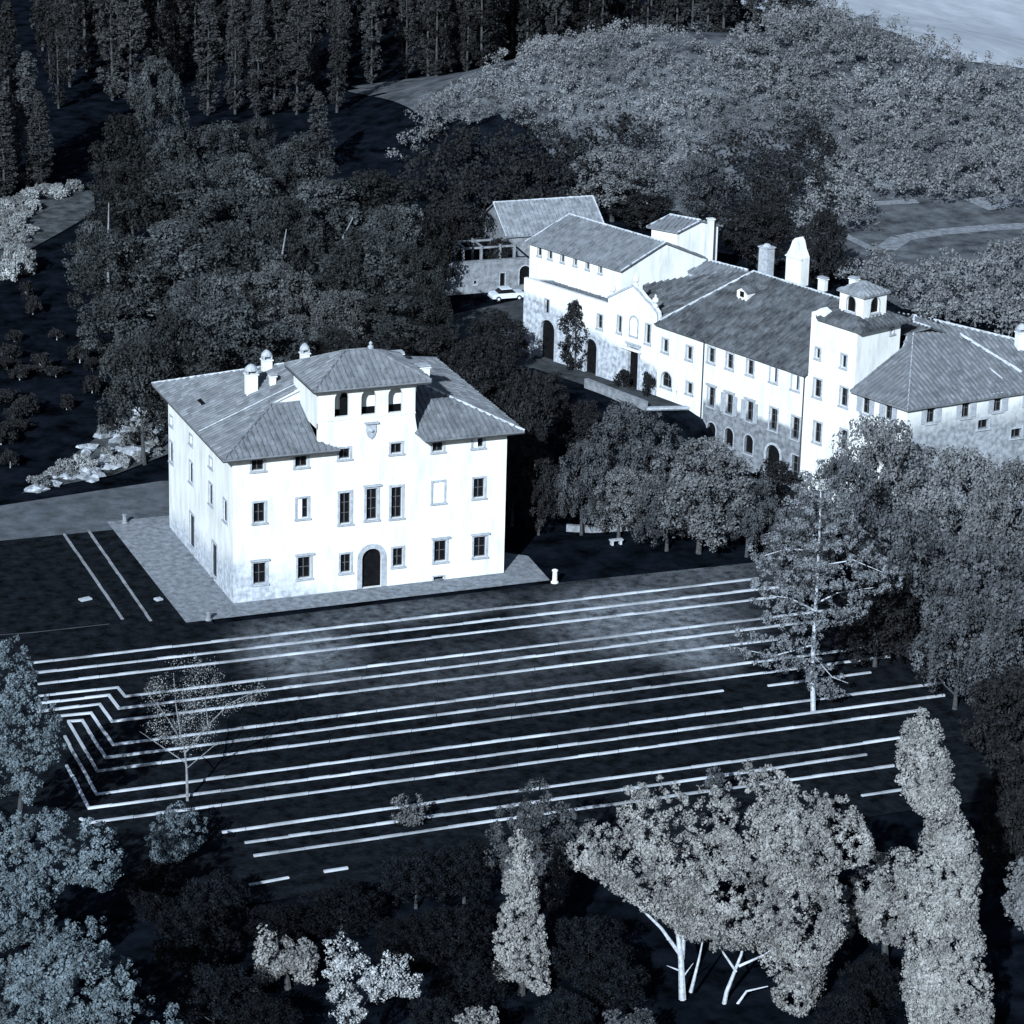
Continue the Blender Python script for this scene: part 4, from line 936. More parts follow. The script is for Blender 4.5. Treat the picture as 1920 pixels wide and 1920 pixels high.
# court terrace: retaining wall with vault, low parapet
cA_, cB_, cC_ = at(1098, 724), at(1212, 768), at(1318, 765)
rt = Wall(cB_, cC_, BZ, 0.0); rtw = thing('terrace_wall', 'grey retaining wall of the court with arched vault below the white ledge', 'wall', (*((cB_+cC_)[:2]/2), BZ))
v_ = rt.add(1276, 812, 1.7, 3.2, arch=True, door=True, trim=.15); v_['v0'] = BZ+.05
m = MB(); rt.panel(m); m.build('wall', M['conv_wall'], rtw); rt.windows(rtw, .3)
m = MB(); m.hexa([rt.pt(0, .0, -.4), rt.pt(rt.L, .0, -.4), rt.pt(rt.L, .0, .15), rt.pt(0, .0, .15)], [rt.pt(0, .18, -.4), rt.pt(rt.L, .18, -.4), rt.pt(rt.L, .18, .15), rt.pt(0, .18, .15)]); m.build('coping', M['stone'], rtw)
def lowwall(name, pts, h, wd, mm, lb):
    m = MB(); P = [at(*p) for p in pts]
    for a, b in zip(P, P[1:]):
        d = (b-a)[:2]; L = np.linalg.norm(d); d /= L; c = (a+b)/2; m.obox((c[0], c[1], h/2-.4), (*d, 0), (-d[1], d[0], 0), (0, 0, 1), L/2, wd/2, h/2+.4); m.obox((c[0], c[1], h+.04), (*d, 0), (-d[1], d[0], 0), (0, 0, 1), L/2, wd/2+.05, .036)
    return tag(m.build(name, mm), lb, 'wall')
lowwall('parapet_wall', [(1098, 724), (1212, 768)], .75, .35, M['rubble'], 'low dark parapet along the edge of the court terrace')
sheet('court', [(985, 655), (1050, 640), (1240, 700), (1318, 765), (1212, 768), (1098, 724)], M['earth'], .05)
lowwall('kerb_wall', [(1062, 992), (1110, 995), (1205, 990)], .35, .3, M['rubble'], 'low pale edging wall at the foot of the trees right of the villa')

# ------------------------------------------------------------------ parked car
cp = at(950, 561); car = thing('parked_car', 'pale old saloon car parked in front of the garden wall', 'car', cp)
X_ = np.array([*(g1-g0)[:2], 0]); X_ /= np.linalg.norm(X_); Y_ = np.array([-X_[1], X_[0], 0]); Z_ = np.array([0, 0, 1.])
def carsec(prof, y0, y1, taper=1): return [[cp+X_*x+Y_*(y*1)+Z_*z for x, z in prof] for y in (y0, y1)]
bp = [(-1.85, .32), (1.85, .32), (1.92, .55), (1.8, .82), (.95, .88), (-1.25, .88), (-1.8, .80), (-1.92, .55)]
m = MB(); a, b = carsec(bp, -.76, .76); m.hexa(a, b); m.build('body', M['car'], car)
cpf = [(-1.15, .881), (.85, .881), (.35, 1.33), (-.8, 1.34)]
m = MB(); A4 = [cp+X_*x+Y_*s*.7+Z_*z for s in (-1, 1) for x, z in cpf[:2]]
bl = [cp+X_*-1.15-Y_*.7+Z_*.881, cp+X_*.85-Y_*.7+Z_*.881, cp+X_*.85+Y_*.7+Z_*.881, cp+X_*-1.15+Y_*.7+Z_*.881]; tl = [cp+X_*-.8-Y_*.56+Z_*1.28, cp+X_*.35-Y_*.56+Z_*1.28, cp+X_*.35+Y_*.56+Z_*1.28, cp+X_*-.8+Y_*.56+Z_*1.28]
m.hexa(bl, tl); m.build('windows', M['glass'], car)
m = MB(); m.hexa([p+Z_*.004+(p-cp)*[.04, .04, 0] for p in tl], [p+Z_*.07 for p in tl]); m.build('car_roof', M['car'], car)
for sx in (-1.2, 1.2):
    for sy in (-.72, .72):
        m = MB(); c = cp+X_*sx+Y_*sy+Z_*.3; rr = [(c+X_*.3*math.cos(t)+Z_*.3*math.sin(t)) for t in np.linspace(0, 2*math.pi, 13)[:-1]]; m.hexa([p-Y_*.09 for p in rr], [p+Y_*.09 for p in rr]); wh = m.build('wheel', M['rubber'], car)
        m = MB(); rr = [(c+X_*.15*math.cos(t)+Z_*.15*math.sin(t)) for t in np.linspace(0, 2*math.pi, 9)[:-1]]; m.hexa([p-Y_*.1 for p in rr], [p+Y_*.1 for p in rr]); m.build('hub_cap', M['car'], wh)
for sx in (-1.93, 1.93):
    m = MB(); m.obox(cp+X_*sx+Z_*.42, X_, Y_, Z_, .05, .74, .06); m.build('bumper', M['stone'], car)

# ================================================================== VEGETATION
def crown_pts(w, h, z0, lobes, per, pr, n, leaf): return cloud(lobed(w, h, z0, lobes, per, pr), pr, n, leaf, jit=.45)
# ---- templates (Empty > crown, trunk), each 1:1 in metres
oakT = [template('holm_oak', 'x', 'tree', crown_pts(w, h, z0, lb, int(pl*.7), .72, 40, .15), M['oak'], trunk_mb(h*.6, .28, 5, w*.3, 2), M['bark'])
        for w, h, z0, lb, pl in ((9, 13, 3, 8, 40), (8, 12, 2.5, 7, 40), (10, 12.5, 3, 9, 38), (7.5, 14, 3, 8, 36))]
oakL = template('holm_oak', 'x', 'tree', crown_pts(9.5, 11, 1.5, 10, 30, .68, 42, .14), M['oak_light'], trunk_mb(7, .28, 5, 3, 2), M['bark'])
popT = [template('poplar', 'x', 'poplar', cloud(column(w, 25, .8, 260, flame=.5, wob=.25), .5, 20, .17, up=.6), M['poplar'], trunk_mb(20, .16, 4, .8, 5), M['bark'])
        for w in (2.5, 3.0, 2.1)]
def top_to_h(px, ytop, base): return max(2.0, (proj_y(base)-ytop)/scale_at(base)/.945)
def proj_y(p):
    d = np.array(p)-CAM; z = d@FW; return 960-F_PX*(d@UP)/z
def put(T, hT, wT, px, ytop, wpx, base_y=None, h=None, label=None, group=None, cat=None, squash=1):
    """stand a copy of template T so that its top shows at (px, ytop) and its crown is wpx wide"""
    if base_y is None:
        base_y = ytop+h*16*.945
        for _ in range(4):
            b = cast(px, base_y); base_y = ytop+h*scale_at(b)*.945
    b = cast(px, base_y); H = top_to_h(px, ytop, b); sx = wpx/scale_at(b)/wT
    return place(T, b, sx, H/hT, random.uniform(0, 6.28), label, group, cat)
# ---- the holm oak wood behind and left of the villa
G = 'holm oaks of the dark wood behind the villa'
oaks = [(300, 120, 90, 14), (240, 225, 110, 13), (390, 243, 130, 12), (480, 228, 75, 12), (560, 262, 120, 12), (690, 330, 150, 12), (250, 318, 150, 12), (340, 318, 130, 12), (450, 300, 120, 12),
        (600, 348, 140, 12), (220, 440, 150, 12), (330, 425, 160, 13), (440, 428, 150, 13), (690, 440, 160, 12), (775, 468, 110, 11), (225, 555, 130, 12), (330, 590, 150, 13), (430, 575, 150, 12),
        (540, 380, 130, 12), (740, 560, 130, 9), (800, 540, 80, 9), (640, 470, 110, 11), (390, 520, 130, 12), (500, 610, 130, 9), (270, 640, 130, 12), (630, 620, 100, 7), (730, 390, 110, 11), (180, 420, 70, 9), (560, 640, 120, 6), (320, 250, 90, 12), (690, 640, 90, 6), (380, 690, 110, 9)]
used_oak = [0]
for i, (x, y, wp, h) in enumerate(oaks):
    k = i % 4; put(oakT[k], (13, 12, 12.5, 14)[k], (9.2, 8.2, 10, 7.8)[k], x, y, wp*1.12, h=h, label='dark rounded holm oak inside the dense wood behind the villa', group=G, cat='tree')
put(oakL, 11, 9.6, 520, 508, 150, h=10, label='lighter round oak crown at the front of the wood, left of its smaller pale neighbour', group='pale oaks at the front of the wood', cat='tree')
put(oakL, 11, 9.6, 625, 552, 125, h=8.5, label='smaller light round oak crown just above the villa loggia roof', group='pale oaks at the front of the wood', cat='tree')
# bare pale stems in the wood
for pts, lb in (([(203, 440), (204, 380)], 'bare pale stem at the left edge of the dark wood'), ([(529, 478), (537, 430)], 'short pale stem showing in the middle of the dark wood'), ([(643, 445), (662, 408)], 'leaning pale stem in the upper right of the dark wood')):
    b = cast(pts[0][0], pts[0][1]+150); b = on_plane(pts[0][0], pts[0][1]+150, b); r = thing('dead_stem', lb, 'tree', b); m = MB()
    m.tube([b, on_plane(*pts[0], b), on_plane(*pts[1], b)], [.17, .11, .05], 6); m.build('trunk', M['bark_grey'], r)
# ---- tall poplars filling the top of the picture
G = 'poplars of the dark plantation behind'
gp_ = np.random.default_rng(5); np_ = 0
rows = [(190, 110, 400, 34), (150, 95, 215, 36), (95, 80, 330, 34), (45, 70, 300, 36), (225, 390, 780, 40), (170, 330, 850, 36), (120, 300, 960, 34), (70, 280, 1100, 34), (20, 200, 1440, 34), (-35, 150, 1480, 36), (-100, 120, 1480, 38)]
for x in range(790, 1500, 28): rows.append((np.interp(x, [780, 1000, 1150, 1250, 1400, 1500], [200, 165, 150, 160, 190, 215])-12*((x//36) % 3), x, x+1, 60))
for by, x0, x1, st in rows:
    x = x0
    while x < x1:
        yy = by+gp_.uniform(-18, 18); k = int(gp_.integers(0, 3))
        if by > 100 and x < 800 and gp_.uniform() < .3: x += st; continue
        b = cast(x, yy) if yy < 160 or x < 780 else cast(x, yy)
        # behind the hillock the plantation stands on the low ground beyond it
        p = at(x, yy, 0); zz = float(ground(p[0], p[1])); hh = gp_.uniform(20, 27)*(1.0 if by < 200 else .8)
        place(popT[k], (p[0], p[1], zz-.2), gp_.uniform(.85, 1.3), hh/25, gp_.uniform(0, 6), 'tall narrow poplar column in the dark plantation beyond the wood', G, 'poplar'); np_ += 1
        x += st*gp_.uniform(.75, 1.3)
# ---- far left: tall poplars and the pale scrub below them
for x, yt, wp, by in ((20, 20, 60, 330), (52, 110, 60, 350), (78, 180, 50, 355), (-15, 80, 70, 360), (8, 180, 60, 372)):
    put(popT[(x+30) % 3], 25, 2.7, x, yt, wp*.8, base_y=by, label='tall bluish poplar in the clump at the far left edge', group='poplars of the left clump', cat='poplar')
put(popT[1], 25, 3.1, 600, 180, 42, base_y=330, label='single small pointed cypress rising alone above the middle of the wood', cat='cypress')
# ---- wooded hillock and right hand wood: reads as one mass
def mass(name, label, pts, hs, m, leaf=.2, pr=.8, per=24, pp=9, cat='wood', rad_=1.6):
    V_ = []
    for (x, y), h in zip(pts, hs):
        z = float(ground(x, y)); n = pp; d = gw_.normal(size=(n, 3)); d[:, 2] = np.abs(d[:, 2])*.9-.15; d /= np.linalg.norm(d, axis=1, keepdims=True)
        P = d*[rad_, rad_, h*.42]+[x, y, z+h*.55]; V_.append(P)
    v = cloud(np.vstack(V_), pr*gw_.uniform(.7, 1.2, sum(map(len, V_))), per, leaf, gen=gw_)
    o = link(bpy.data.objects.new(name, leafmesh(name, v, m))); return tag(o, label, cat, kind='stuff')
gw_ = np.random.default_rng(21)
def scatter(poly, d, hr, ok=None):
    xs = [p[0] for p in poly]; ys = [p[1] for p in poly]; P = []; H = []
    y = min(ys)
    while y < max(ys):
        x = min(xs)
        while x < max(xs):
            a, b = x+gw_.uniform(-.4, .4)*d, y+gw_.uniform(-.4, .4)*d
            if in_poly(a, b, poly) and (ok is None or ok(a, b)): P.append((a, b)); H.append(gw_.uniform(*hr))
            x += d
        y += d
    return P, H
def proj(p): d = np.array(p, float)-CAM; z = d@FW; return 960+F_PX*(d@RT)/z, 960-F_PX*(d@UP)/z
# placed by where the canopy shows, thinned in the dark hollows
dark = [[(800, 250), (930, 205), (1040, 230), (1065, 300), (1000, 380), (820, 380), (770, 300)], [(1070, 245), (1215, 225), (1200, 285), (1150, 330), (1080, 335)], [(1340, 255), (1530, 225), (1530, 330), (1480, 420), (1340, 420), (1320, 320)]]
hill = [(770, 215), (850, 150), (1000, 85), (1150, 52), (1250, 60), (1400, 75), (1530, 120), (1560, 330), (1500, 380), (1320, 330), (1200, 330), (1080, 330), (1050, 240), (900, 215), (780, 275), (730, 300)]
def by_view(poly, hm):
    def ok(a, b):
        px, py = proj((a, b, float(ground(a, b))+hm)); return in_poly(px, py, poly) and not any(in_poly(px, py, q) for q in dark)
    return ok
box = [(50, 90), (260, 90), (260, 235), (50, 235)]
P, Hh = scatter([(60, 110), (175, 110), (175, 200), (60, 200)], 1.9, (1.4, 3.8), by_view(hill, 2)); mass('woodland', 'dense grey canopy covering the rounded hillock behind the farm', P, Hh, M['wood_leaf'], leaf=.13, pr=.55, per=18, pp=6, rad_=1.1)
rightw = [(1340, 85), (1490, -15), (1925, 125), (2250, 235), (2250, 330), (1830, 345), (1640, 325), (1560, 500), (1480, 400), (1540, 300), (1530, 190), (1420, 145)]
P, Hh = scatter(box, 2.7, (2.5, 6), by_view(rightw, 4)); mass('woodland', 'grey wooded slope below the pale field at upper right', P, Hh, M['wood_leaf2'], leaf=.15, pr=.7, rad_=1.6)
low = [(1640, 460), (1700, 490), (1920, 440), (2250, 430), (2250, 680), (1905, 610), (1720, 570), (1600, 520), (1560, 480)]
P, Hh = scatter([(60, 20), (160, 20), (160, 130), (60, 130)], 3.0, (2.5, 4.5), by_view(low, 3)); mass('woodland', 'grey scrub and orchard slope right of the bell gable', P, Hh, M['wood_leaf2'], leaf=.16, pr=.7, per=26)
shade = M['deep']  # shade of the hollows is painted as very dark leaf colour
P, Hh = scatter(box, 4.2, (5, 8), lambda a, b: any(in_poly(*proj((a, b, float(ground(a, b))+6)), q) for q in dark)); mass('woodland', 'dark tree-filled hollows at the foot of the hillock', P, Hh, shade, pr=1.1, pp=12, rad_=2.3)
# ---- named trees round the court
MT = [template('garden_tree', 'x', 'tree', crown_pts(8, 8.5, .8, 9, 32, .55, 44, .115), M['mid'], trunk_mb(5.5, .22, 5, 2.5, 1), M['bark']),
      template('garden_tree', 'x', 'tree', crown_pts(8, 9.5, .8, 11, 28, .55, 44, .115), M['mid_grey'], trunk_mb(6, .22, 5, 2.5, 1), M['bark']),
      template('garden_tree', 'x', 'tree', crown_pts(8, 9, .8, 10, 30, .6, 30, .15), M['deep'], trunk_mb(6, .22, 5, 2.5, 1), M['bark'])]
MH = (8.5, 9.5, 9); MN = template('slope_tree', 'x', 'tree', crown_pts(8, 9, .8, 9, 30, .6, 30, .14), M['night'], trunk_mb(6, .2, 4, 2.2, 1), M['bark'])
def mt(k, x, yt, wp, by, lb, grp=None): return put(MT[k], MH[k], 8.2, x, yt, wp, base_y=by, label=lb, group=grp, cat='tree')
mt(1, 1148, 280, 165, 412, 'pale round bushy tree behind the barn roof')
mt(0, 1310, 300, 110, 420, 'narrower grey tree behind the small outbuilding')
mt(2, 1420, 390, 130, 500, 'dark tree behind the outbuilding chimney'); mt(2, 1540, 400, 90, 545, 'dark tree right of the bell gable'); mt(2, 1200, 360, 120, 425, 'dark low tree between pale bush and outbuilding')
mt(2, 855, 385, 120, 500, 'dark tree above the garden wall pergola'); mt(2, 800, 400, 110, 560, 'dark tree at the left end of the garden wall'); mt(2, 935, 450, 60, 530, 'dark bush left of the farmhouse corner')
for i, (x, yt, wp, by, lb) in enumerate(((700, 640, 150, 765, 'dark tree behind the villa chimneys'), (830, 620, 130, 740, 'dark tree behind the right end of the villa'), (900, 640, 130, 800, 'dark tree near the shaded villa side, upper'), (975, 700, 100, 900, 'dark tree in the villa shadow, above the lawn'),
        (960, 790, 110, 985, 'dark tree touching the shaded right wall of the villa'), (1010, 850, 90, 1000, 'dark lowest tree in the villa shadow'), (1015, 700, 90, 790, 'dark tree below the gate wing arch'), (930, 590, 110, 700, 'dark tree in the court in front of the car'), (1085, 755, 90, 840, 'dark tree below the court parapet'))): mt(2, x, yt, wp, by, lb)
for k, x, yt, wp, by, lb in ((0, 1090, 830, 110, 1000, 'grey-green tree nearest the lawn edge wall'), (0, 1170, 770, 150, 960, 'broad tree under the court parapet'), (1, 1160, 880, 120, 1005, 'low bushy tree behind the lawn edging'), (1, 1310, 830, 190, 1035, 'big round tree in front of the long house arches'),
        (0, 1250, 900, 130, 1030, 'bushy tree left of the big round one'), (0, 1400, 900, 120, 1040, 'tree in front of the low doorways of the long house'), (2, 1450, 870, 110, 1010, 'dark tree between round tree and tower'), (0, 1220, 790, 110, 900, 'small tree below the terrace vault'),
        (1, 1640, 790, 190, 1060, 'large tree touching the tower foot'), (0, 1560, 860, 150, 1090, 'tree in front of the tower right of the drainpipe'), (1, 1780, 850, 200, 1120, 'large tree below the right wing windows'), (1, 1900, 870, 180, 1150, 'grey tree at the right edge below the right wing'),
        (0, 1700, 960, 190, 1200, 'tree right of the cedar crown'), (0, 1840, 1010, 200, 1270, 'tree mass right of the cedar at the picture edge'), (0, 1500, 960, 130, 1130, 'tree filling behind the cedar top'), (2, 1640, 1080, 160, 1250, 'dark tree right behind the cedar'), (0, 1920, 1100, 170, 1330, 'tree at the right edge beside the kerb ends'),
        (0, 1790, 1130, 170, 1330, 'tree right of the uppermost kerb ends'), (2, 1880, 1260, 160, 1450, 'dark tree above the tall right cypress'), (2, 1940, 1380, 150, 1560, 'dark tree at right edge above the corner'), (2, 1890, 1480, 120, 1660, 'dark tree right of the tall cypress')):
    mt(k, x, yt, wp, by, lb)
# small conifer against the gate wing and shrubs by its door
cy = template('small_conifer', 'slim dark conifer standing against the gate wing between its two arches', 'conifer', cloud(column(2.6, 6.8, .2, 170, flame=.75, wob=.25), .34, 26, .1), M['deep'], trunk_mb(5.5, .1, 3, .5, 1), M['bark'])
b = cast(1078, 694); place(cy, b, 1.05, 1.05, 0)
sb = template('clipped_shrub', 'rounded dark shrub left of the gate wing doorway', 'shrub', cloud(lobed(1.9, 1.7, .1, 4, 10, .3), .3, 24, .1), M['deep'], trunk_mb(1, .06, 3, .4, .2), M['bark'])
place(sb, cast(1168, 727), 1, 1, 0); place(sb, cast(1212, 745), .6, 1.5, 1, label='slim dark shrub right of the gate wing doorway'); place(sb, cast(1272, 755), .35, 1.9, 1, label='narrow dark little cypress on the court near the ledge')
# ---- pale scrub strips at left
def scrubs(poly, n, lb, grp, smin=.8, smax=1.8, leafm='scrub'):
    g_ = np.random.default_rng(len(poly)*7+n); c = 0; ts = []
    for q in range(2):
        ts.append(template('bush', 'x', 'bush', cloud(lobed(2.4, 1.5, .1, 5, 12, .32, g_), .32, 20, .12, gen=g_), M[leafm], trunk_mb(.9, .06, 3, .6, .2), M['bark_pale']))
    while c < n:
        x, y = g_.uniform(min(p[0] for p in poly), max(p[0] for p in poly)), g_.uniform(min(p[1] for p in poly), max(p[1] for p in poly))
        if in_poly(x, y, poly): place(ts[c % 2], cast(x, y), g_.uniform(smin, smax), g_.uniform(smin, smax), g_.uniform(0, 6), lb, grp, 'bush'); c += 1
scrubs([(45, 925), (110, 885), (180, 825), (270, 770), (300, 790), (300, 850), (200, 890), (120, 905)], 26, 'pale sunlit bush in the rough strip left of the villa', 'pale bushes left of the villa', .35, .95)
scrubs([(0, 385), (60, 365), (170, 355), (60, 385), (60, 430), (40, 470), (0, 480)], 50, 'pale bush in the clearing at the far left', 'pale bushes in the left clearing', .35, 1.0)
scrubs([(0, 515), (45, 505), (50, 522), (0, 532)], 5, 'pale bush in the thin strip below the left clearing', 'pale bushes of the thin left strip')
scrubs([(0, 560), (200, 540), (200, 720), (0, 900)], 22, 'dark low bush scattered on the shaded left slope', 'dark bushes on the left slope', .5, 1.2, 'deep')
# ---- pale rocks on the rough bank
M['rock'] = mat('pale_rock', 0.10, 0.34, 1.5, bump=0.8, bscale=4, detail=12, spec=0)
rg = np.random.default_rng(9); bank = [(45, 925), (110, 885), (180, 825), (265, 770), (305, 785), (300, 850), (200, 890), (120, 905)]
rks = []
for k in range(4):
    m = MB(); n1, n2 = 6, 9; ph = rg.uniform(0, 6, 6)
    for i in range(n1+1):
        t = math.pi*i/n1
        for j in range(n2):
            a = 2*math.pi*j/n2; r_ = 1+.25*math.sin(2*a+ph[0]+t*2)+.2*math.sin(3*a+ph[1]-t*3)+.08*rg.normal()
            m.v.append((r_*math.sin(t)*math.cos(a), r_*.75*math.sin(t)*math.sin(a), .42*r_*math.cos(t)+.1))
    for i in range(n1):
        for j in range(n2): m.f.append((i*n2+j, i*n2+(j+1) % n2, (i+1)*n2+(j+1) % n2, (i+1)*n2+j))
    rks.append(m)
rko = []; c = 0
while c < 46:
    x, y = rg.uniform(45, 305), rg.uniform(770, 925)
    if not in_poly(x, y, bank): continue
    if c < 4: o = rks[c].build('rock', M['rock']); rko.append(o)
    else: o = rko[c % 4].copy(); link(o)
    s = rg.uniform(.35, 1.5); o.location = tuple(cast(x, y)); o.scale = (s, s, s*.8); o.rotation_euler = (0, 0, rg.uniform(0, 6))
    tag(o, 'pale weathered rock on the rough bank left of the villa', 'rock', 'rocks on the bank left of the villa'); c += 1
# ---- dark undergrowth filling the shaded slope at the bottom
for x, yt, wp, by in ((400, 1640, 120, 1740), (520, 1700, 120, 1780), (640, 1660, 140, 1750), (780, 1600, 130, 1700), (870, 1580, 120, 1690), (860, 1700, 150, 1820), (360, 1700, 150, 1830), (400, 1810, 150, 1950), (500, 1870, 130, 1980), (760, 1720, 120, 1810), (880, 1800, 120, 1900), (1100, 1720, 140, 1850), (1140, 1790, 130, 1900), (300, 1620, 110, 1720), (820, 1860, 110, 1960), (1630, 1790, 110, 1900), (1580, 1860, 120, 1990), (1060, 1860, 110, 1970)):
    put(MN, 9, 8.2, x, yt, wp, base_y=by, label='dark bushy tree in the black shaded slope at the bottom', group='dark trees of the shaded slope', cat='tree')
# ---- cedar with pale straight trunk
def pxp(*a): return list(a)
cb = cast(1528, 1335)
outlined_tree('cedar', 'tall layered cedar with pale straight trunk standing on the kerbs at right', 'cedar',
    [(1540, 850), (1575, 900), (1600, 960), (1640, 1030), (1690, 1075), (1690, 1095), (1620, 1110), (1640, 1130), (1600, 1170), (1550, 1170), (1530, 1230), (1600, 1280), (1560, 1310), (1520, 1300), (1500, 1240), (1460, 1250), (1370, 1230), (1360, 1200), (1430, 1150), (1400, 1110), (1420, 1060), (1400, 1030), (1440, 1000), (1470, 950), (1500, 880)],
    (1528, 1335), 3.4, 760, .30, 28, .085, M['cedar'], M['bark_pale'], base=cb, clump=0, layers=30, up=.5,
    limbs=[([(1525, 1340), (1523, 1240), (1530, 1130), (1536, 1020), (1540, 900)], .2), ([(1531, 1130), (1570, 1112), (1640, 1100)], .08), ([(1530, 1145), (1480, 1120), (1430, 1115)], .08), ([(1526, 1210), (1450, 1230), (1380, 1215)], .07), ([(1535, 1060), (1600, 1050), (1660, 1075)], .07), ([(1536, 1030), (1470, 1030), (1420, 1045)], .07), ([(1526, 1230), (1560, 1270), (1590, 1280)], .05)])
# ---- thin see-through tree over the left ends of the kerbs
b = cast(350, 1500)
outlined_tree('bare_tree', 'thin airy tree with fine pale twigs in front of the jogged kerbs', 'tree', [(262, 1290), (320, 1240), (370, 1235), (430, 1270), (500, 1290), (490, 1310), (440, 1320), (400, 1370), (360, 1420), (340, 1430), (300, 1390), (255, 1370), (265, 1330)],
    (350, 1500), 2.2, 260, .5, 20, .045, M['scrub'], M['bark_grey'], base=b, limbs=[([(352, 1500), (350, 1440), (345, 1400), (330, 1370)], .11), ([(345, 1400), (310, 1340), (270, 1290)], .06), ([(340, 1385), (330, 1320), (325, 1265)], .06), ([(348, 1410), (390, 1360), (430, 1320), (480, 1295)], .07), ([(390, 1360), (385, 1310), (400, 1270)], .05), ([(350, 1430), (290, 1390), (262, 1370)], .05), ([(350, 1440), (400, 1400), (420, 1390)], .04)])
# ---- foreground trees
def near(name, lb, cat, poly, base, thick, n, m='near', limbs=None, tr=.25, gaps=0, leaf=.13, pr=.5, per=34, bark='bark', **k):
    return outlined_tree(name, lb, cat, poly, base, thick, n, pr, per, leaf, M[m], M[bark], limbs, tr, gaps=gaps, **k)
near('cypress', 'smaller pointed sunlit cypress at bottom centre', 'cypress', [(975, 1556), (990, 1570), (1003, 1640), (1012, 1700), (1025, 1780), (1030, 1850), (1010, 1860), (975, 1835), (925, 1835), (925, 1770), (940, 1700), (945, 1640), (960, 1575)], (978, 1862), 1.2, 520, 'near_cyp', clump=0, leaf=.08, pr=.24, per=36)
near('cypress', 'very tall broad sunlit cypress at lower right', 'cypress', [(1730, 1336), (1752, 1345), (1770, 1400), (1785, 1450), (1800, 1520), (1822, 1570), (1835, 1620), (1830, 1690), (1842, 1780), (1856, 1850), (1850, 1960), (1720, 1960), (1690, 1860), (1700, 1760), (1690, 1700), (1720, 1640), (1730, 1560), (1745, 1530), (1700, 1490), (1680, 1440), (1690, 1380)], (1790, 2010), 2.6, 2000, 'near_cyp', clump=5, leaf=.085, pr=.3, per=34, tr=.4)
near('umbrella_pine', 'huge spreading umbrella pine with pale forked trunks at bottom right', 'pine',
    [(1160, 1500), (1230, 1478), (1330, 1485), (1400, 1440), (1470, 1465), (1540, 1500), (1600, 1520), (1640, 1570), (1600, 1600), (1570, 1640), (1590, 1700), (1560, 1760), (1545, 1850), (1500, 1885), (1450, 1850), (1420, 1780), (1340, 1760), (1270, 1740), (1200, 1690), (1160, 1665), (1110, 1640), (1070, 1620), (1065, 1580), (1100, 1555), (1180, 1570), (1160, 1530)],
    (1280, 1875), 4.4, 3000, 'near', gaps=.03, leaf=.085, pr=.29, per=32, bark='bark_pale',
    limbs=[([(1280, 1875), (1277, 1800), (1268, 1720), (1262, 1640)], .24), ([(1276, 1790), (1240, 1740), (1190, 1690), (1120, 1640)], .14), ([(1279, 1800), (1285, 1720), (1300, 1640)], .16), ([(1295, 1860), (1310, 1800), (1320, 1750)], .12), ([(1350, 1925), (1362, 1860), (1390, 1790), (1410, 1700)], .17), ([(1385, 1810), (1430, 1790), (1480, 1760)], .1), ([(1380, 1820), (1345, 1770), (1330, 1720)], .09), ([(1370, 1900), (1400, 1860), (1440, 1850)], .12), ([(1270, 1780), (1250, 1760)], .06), ([(1282, 1830), (1300, 1805)], .06), ([(1272, 1820), (1250, 1810)], .06)])
near('pine_tree', 'pine crown filling the gap between the umbrella pine and the tall cypress', 'pine', [(1600, 1590), (1650, 1580), (1700, 1600), (1740, 1620), (1720, 1700), (1690, 1760), (1640, 1760), (1590, 1760), (1575, 1700), (1600, 1640)], (1660, 1800), 2.6, 420, 'near', gaps=.18, leaf=.085, pr=.3, per=36)
near('pine_tree', 'darker pine behind the smaller cypress', 'pine', [(960, 1490), (1020, 1460), (1060, 1500), (1105, 1500), (1110, 1560), (1080, 1600), (1060, 1680), (1010, 1690), (960, 1640), (920, 1620), (910, 1560), (930, 1520)], (1000, 1720), 3, 420, 'mid', gaps=.18, leaf=.085, pr=.34, per=36)
near('bush', 'small pale bush in front of the kerbs left of the darker pine', 'bush', [(735, 1490), (770, 1485), (800, 1510), (800, 1530), (770, 1545), (735, 1530)], (768, 1548), 1.0, 50, 'mid_grey', leaf=.08, pr=.3, per=26)
near('bush', 'small bush rising over the kerb above the umbrella pine', 'bush', [(1330, 1440), (1350, 1432), (1360, 1460), (1345, 1480), (1320, 1465)], (1342, 1510), .7, 30, 'mid', leaf=.09, pr=.25, per=26)
near('flowering_tree', 'glittering pale leafy tree at the bottom, right of a greyer bush', 'tree', [(610, 1750), (630, 1745), (670, 1780), (700, 1790), (745, 1775), (770, 1810), (805, 1845), (780, 1860), (740, 1850), (700, 1870), (680, 1920), (700, 1960), (600, 1960), (590, 1900), (640, 1880), (600, 1850), (615, 1800)], (660, 2010), 1.7, 260, 'bright', gaps=.2, leaf=.075, pr=.3, per=26, limbs=[([(660, 2010), (655, 1940), (650, 1870), (640, 1800)], .14), ([(655, 1920), (700, 1860), (750, 1830)], .06)])
near('small_tree', 'greyer bushy tree left of the glittering pale one at the bottom', 'tree', [(490, 1742), (520, 1760), (580, 1765), (605, 1800), (600, 1840), (560, 1830), (510, 1825), (480, 1845), (465, 1835), (480, 1800)], (540, 1852), 1.6, 170, 'near', gaps=.18, leaf=.1, pr=.36, per=30)
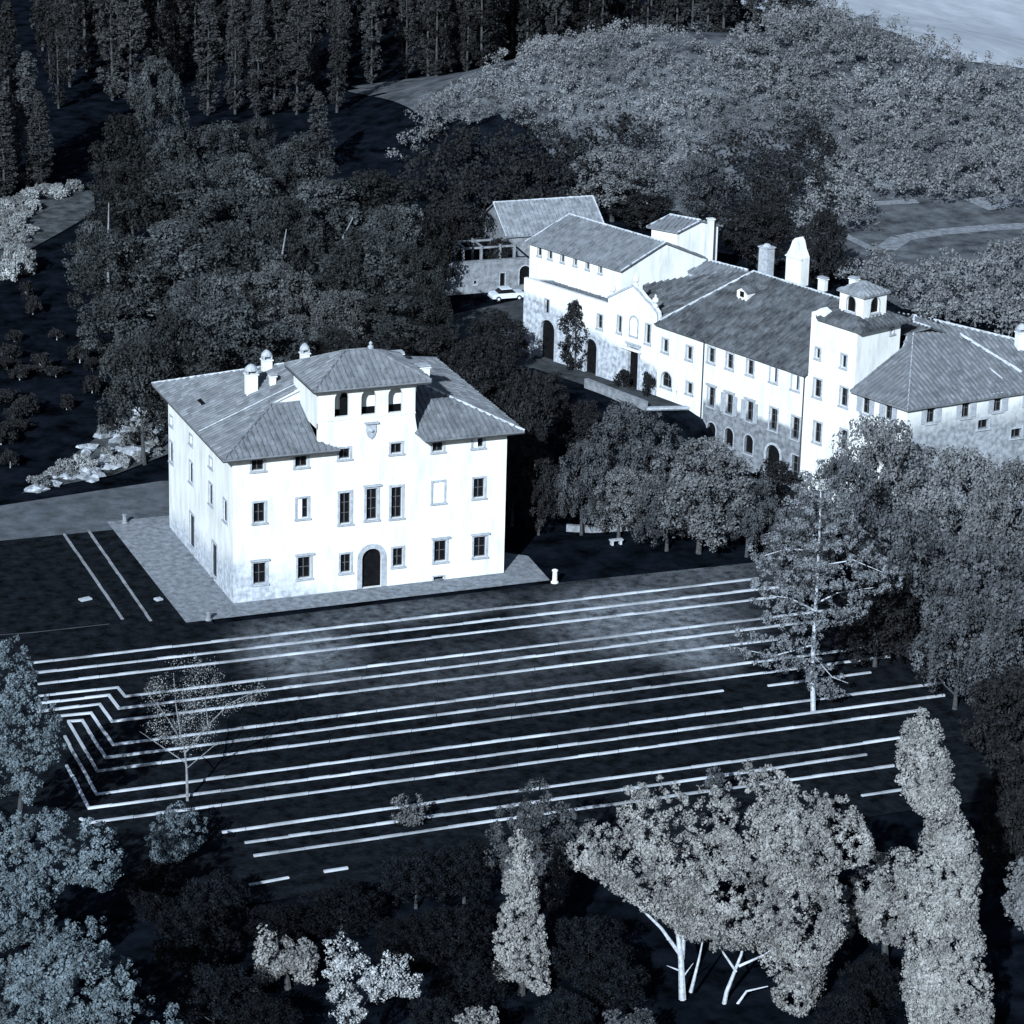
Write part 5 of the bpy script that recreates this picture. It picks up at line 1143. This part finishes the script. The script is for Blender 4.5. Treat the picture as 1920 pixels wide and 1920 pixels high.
near('bush', 'pale bush at the bottom edge below the smaller cypress, left one', 'bush', [(830, 1900), (870, 1885), (930, 1900), (935, 1960), (820, 1960)], (880, 1985), 1.2, 90, 'near', leaf=.1, pr=.35, per=28)
near('bush', 'dim bush at the bottom edge right of the smaller cypress', 'bush', [(1140, 1900), (1190, 1880), (1230, 1900), (1235, 1960), (1130, 1960)], (1185, 1985), 1.2, 90, 'mid', leaf=.1, pr=.35, per=28)
near('small_tree', 'grey tree cut by the right edge near the bottom corner', 'tree', [(1885, 1640), (1930, 1610), (2000, 1620), (2000, 1740), (1920, 1730), (1885, 1700)], (1950, 1900), 2.2, 170, 'mid_grey', leaf=.12, pr=.45, per=30)
lf_ = [([(-60, 1220), (20, 1205), (60, 1240), (70, 1290), (110, 1330), (125, 1400), (110, 1460), (60, 1500), (20, 1480), (-60, 1470)], (30, 1600), 'bluish tree where the kerbs start at left', 420),
       ([(-60, 1540), (40, 1520), (110, 1510), (150, 1530), (220, 1540), (240, 1600), (210, 1660), (130, 1650), (80, 1700), (-60, 1700)], (60, 1850), 'bluish tree below the kerb corner at lower left', 430),
       ([(290, 1530), (330, 1520), (390, 1540), (385, 1575), (340, 1600), (300, 1605), (278, 1575)], (335, 1615), 'small pale tree under the lowest jogged kerb', 130),
       ([(-60, 1660), (20, 1660), (90, 1700), (100, 1740), (40, 1760), (-60, 1780)], (10, 1900), 'bluish tree at the left edge above the bottom corner', 190),
       ([(95, 1740), (130, 1720), (160, 1740), (175, 1700), (210, 1740), (205, 1790), (250, 1830), (280, 1860), (330, 1900), (340, 1960), (-60, 1960), (-60, 1820), (40, 1800)], (150, 2080), 'large bluish tree filling the bottom left corner', 760)]
for poly, base, lb, n in lf_:
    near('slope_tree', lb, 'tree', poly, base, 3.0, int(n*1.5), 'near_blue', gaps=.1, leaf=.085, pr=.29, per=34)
# unused template originals would sit at the origin: remove any that no copy claimed
for o in list(S.objects):
    if o.parent is None and o.type == 'EMPTY' and o.get('label') == 'x' and o.name not in USED:
        for c in list(o.children): bpy.data.objects.remove(c)
        bpy.data.objects.remove(o)
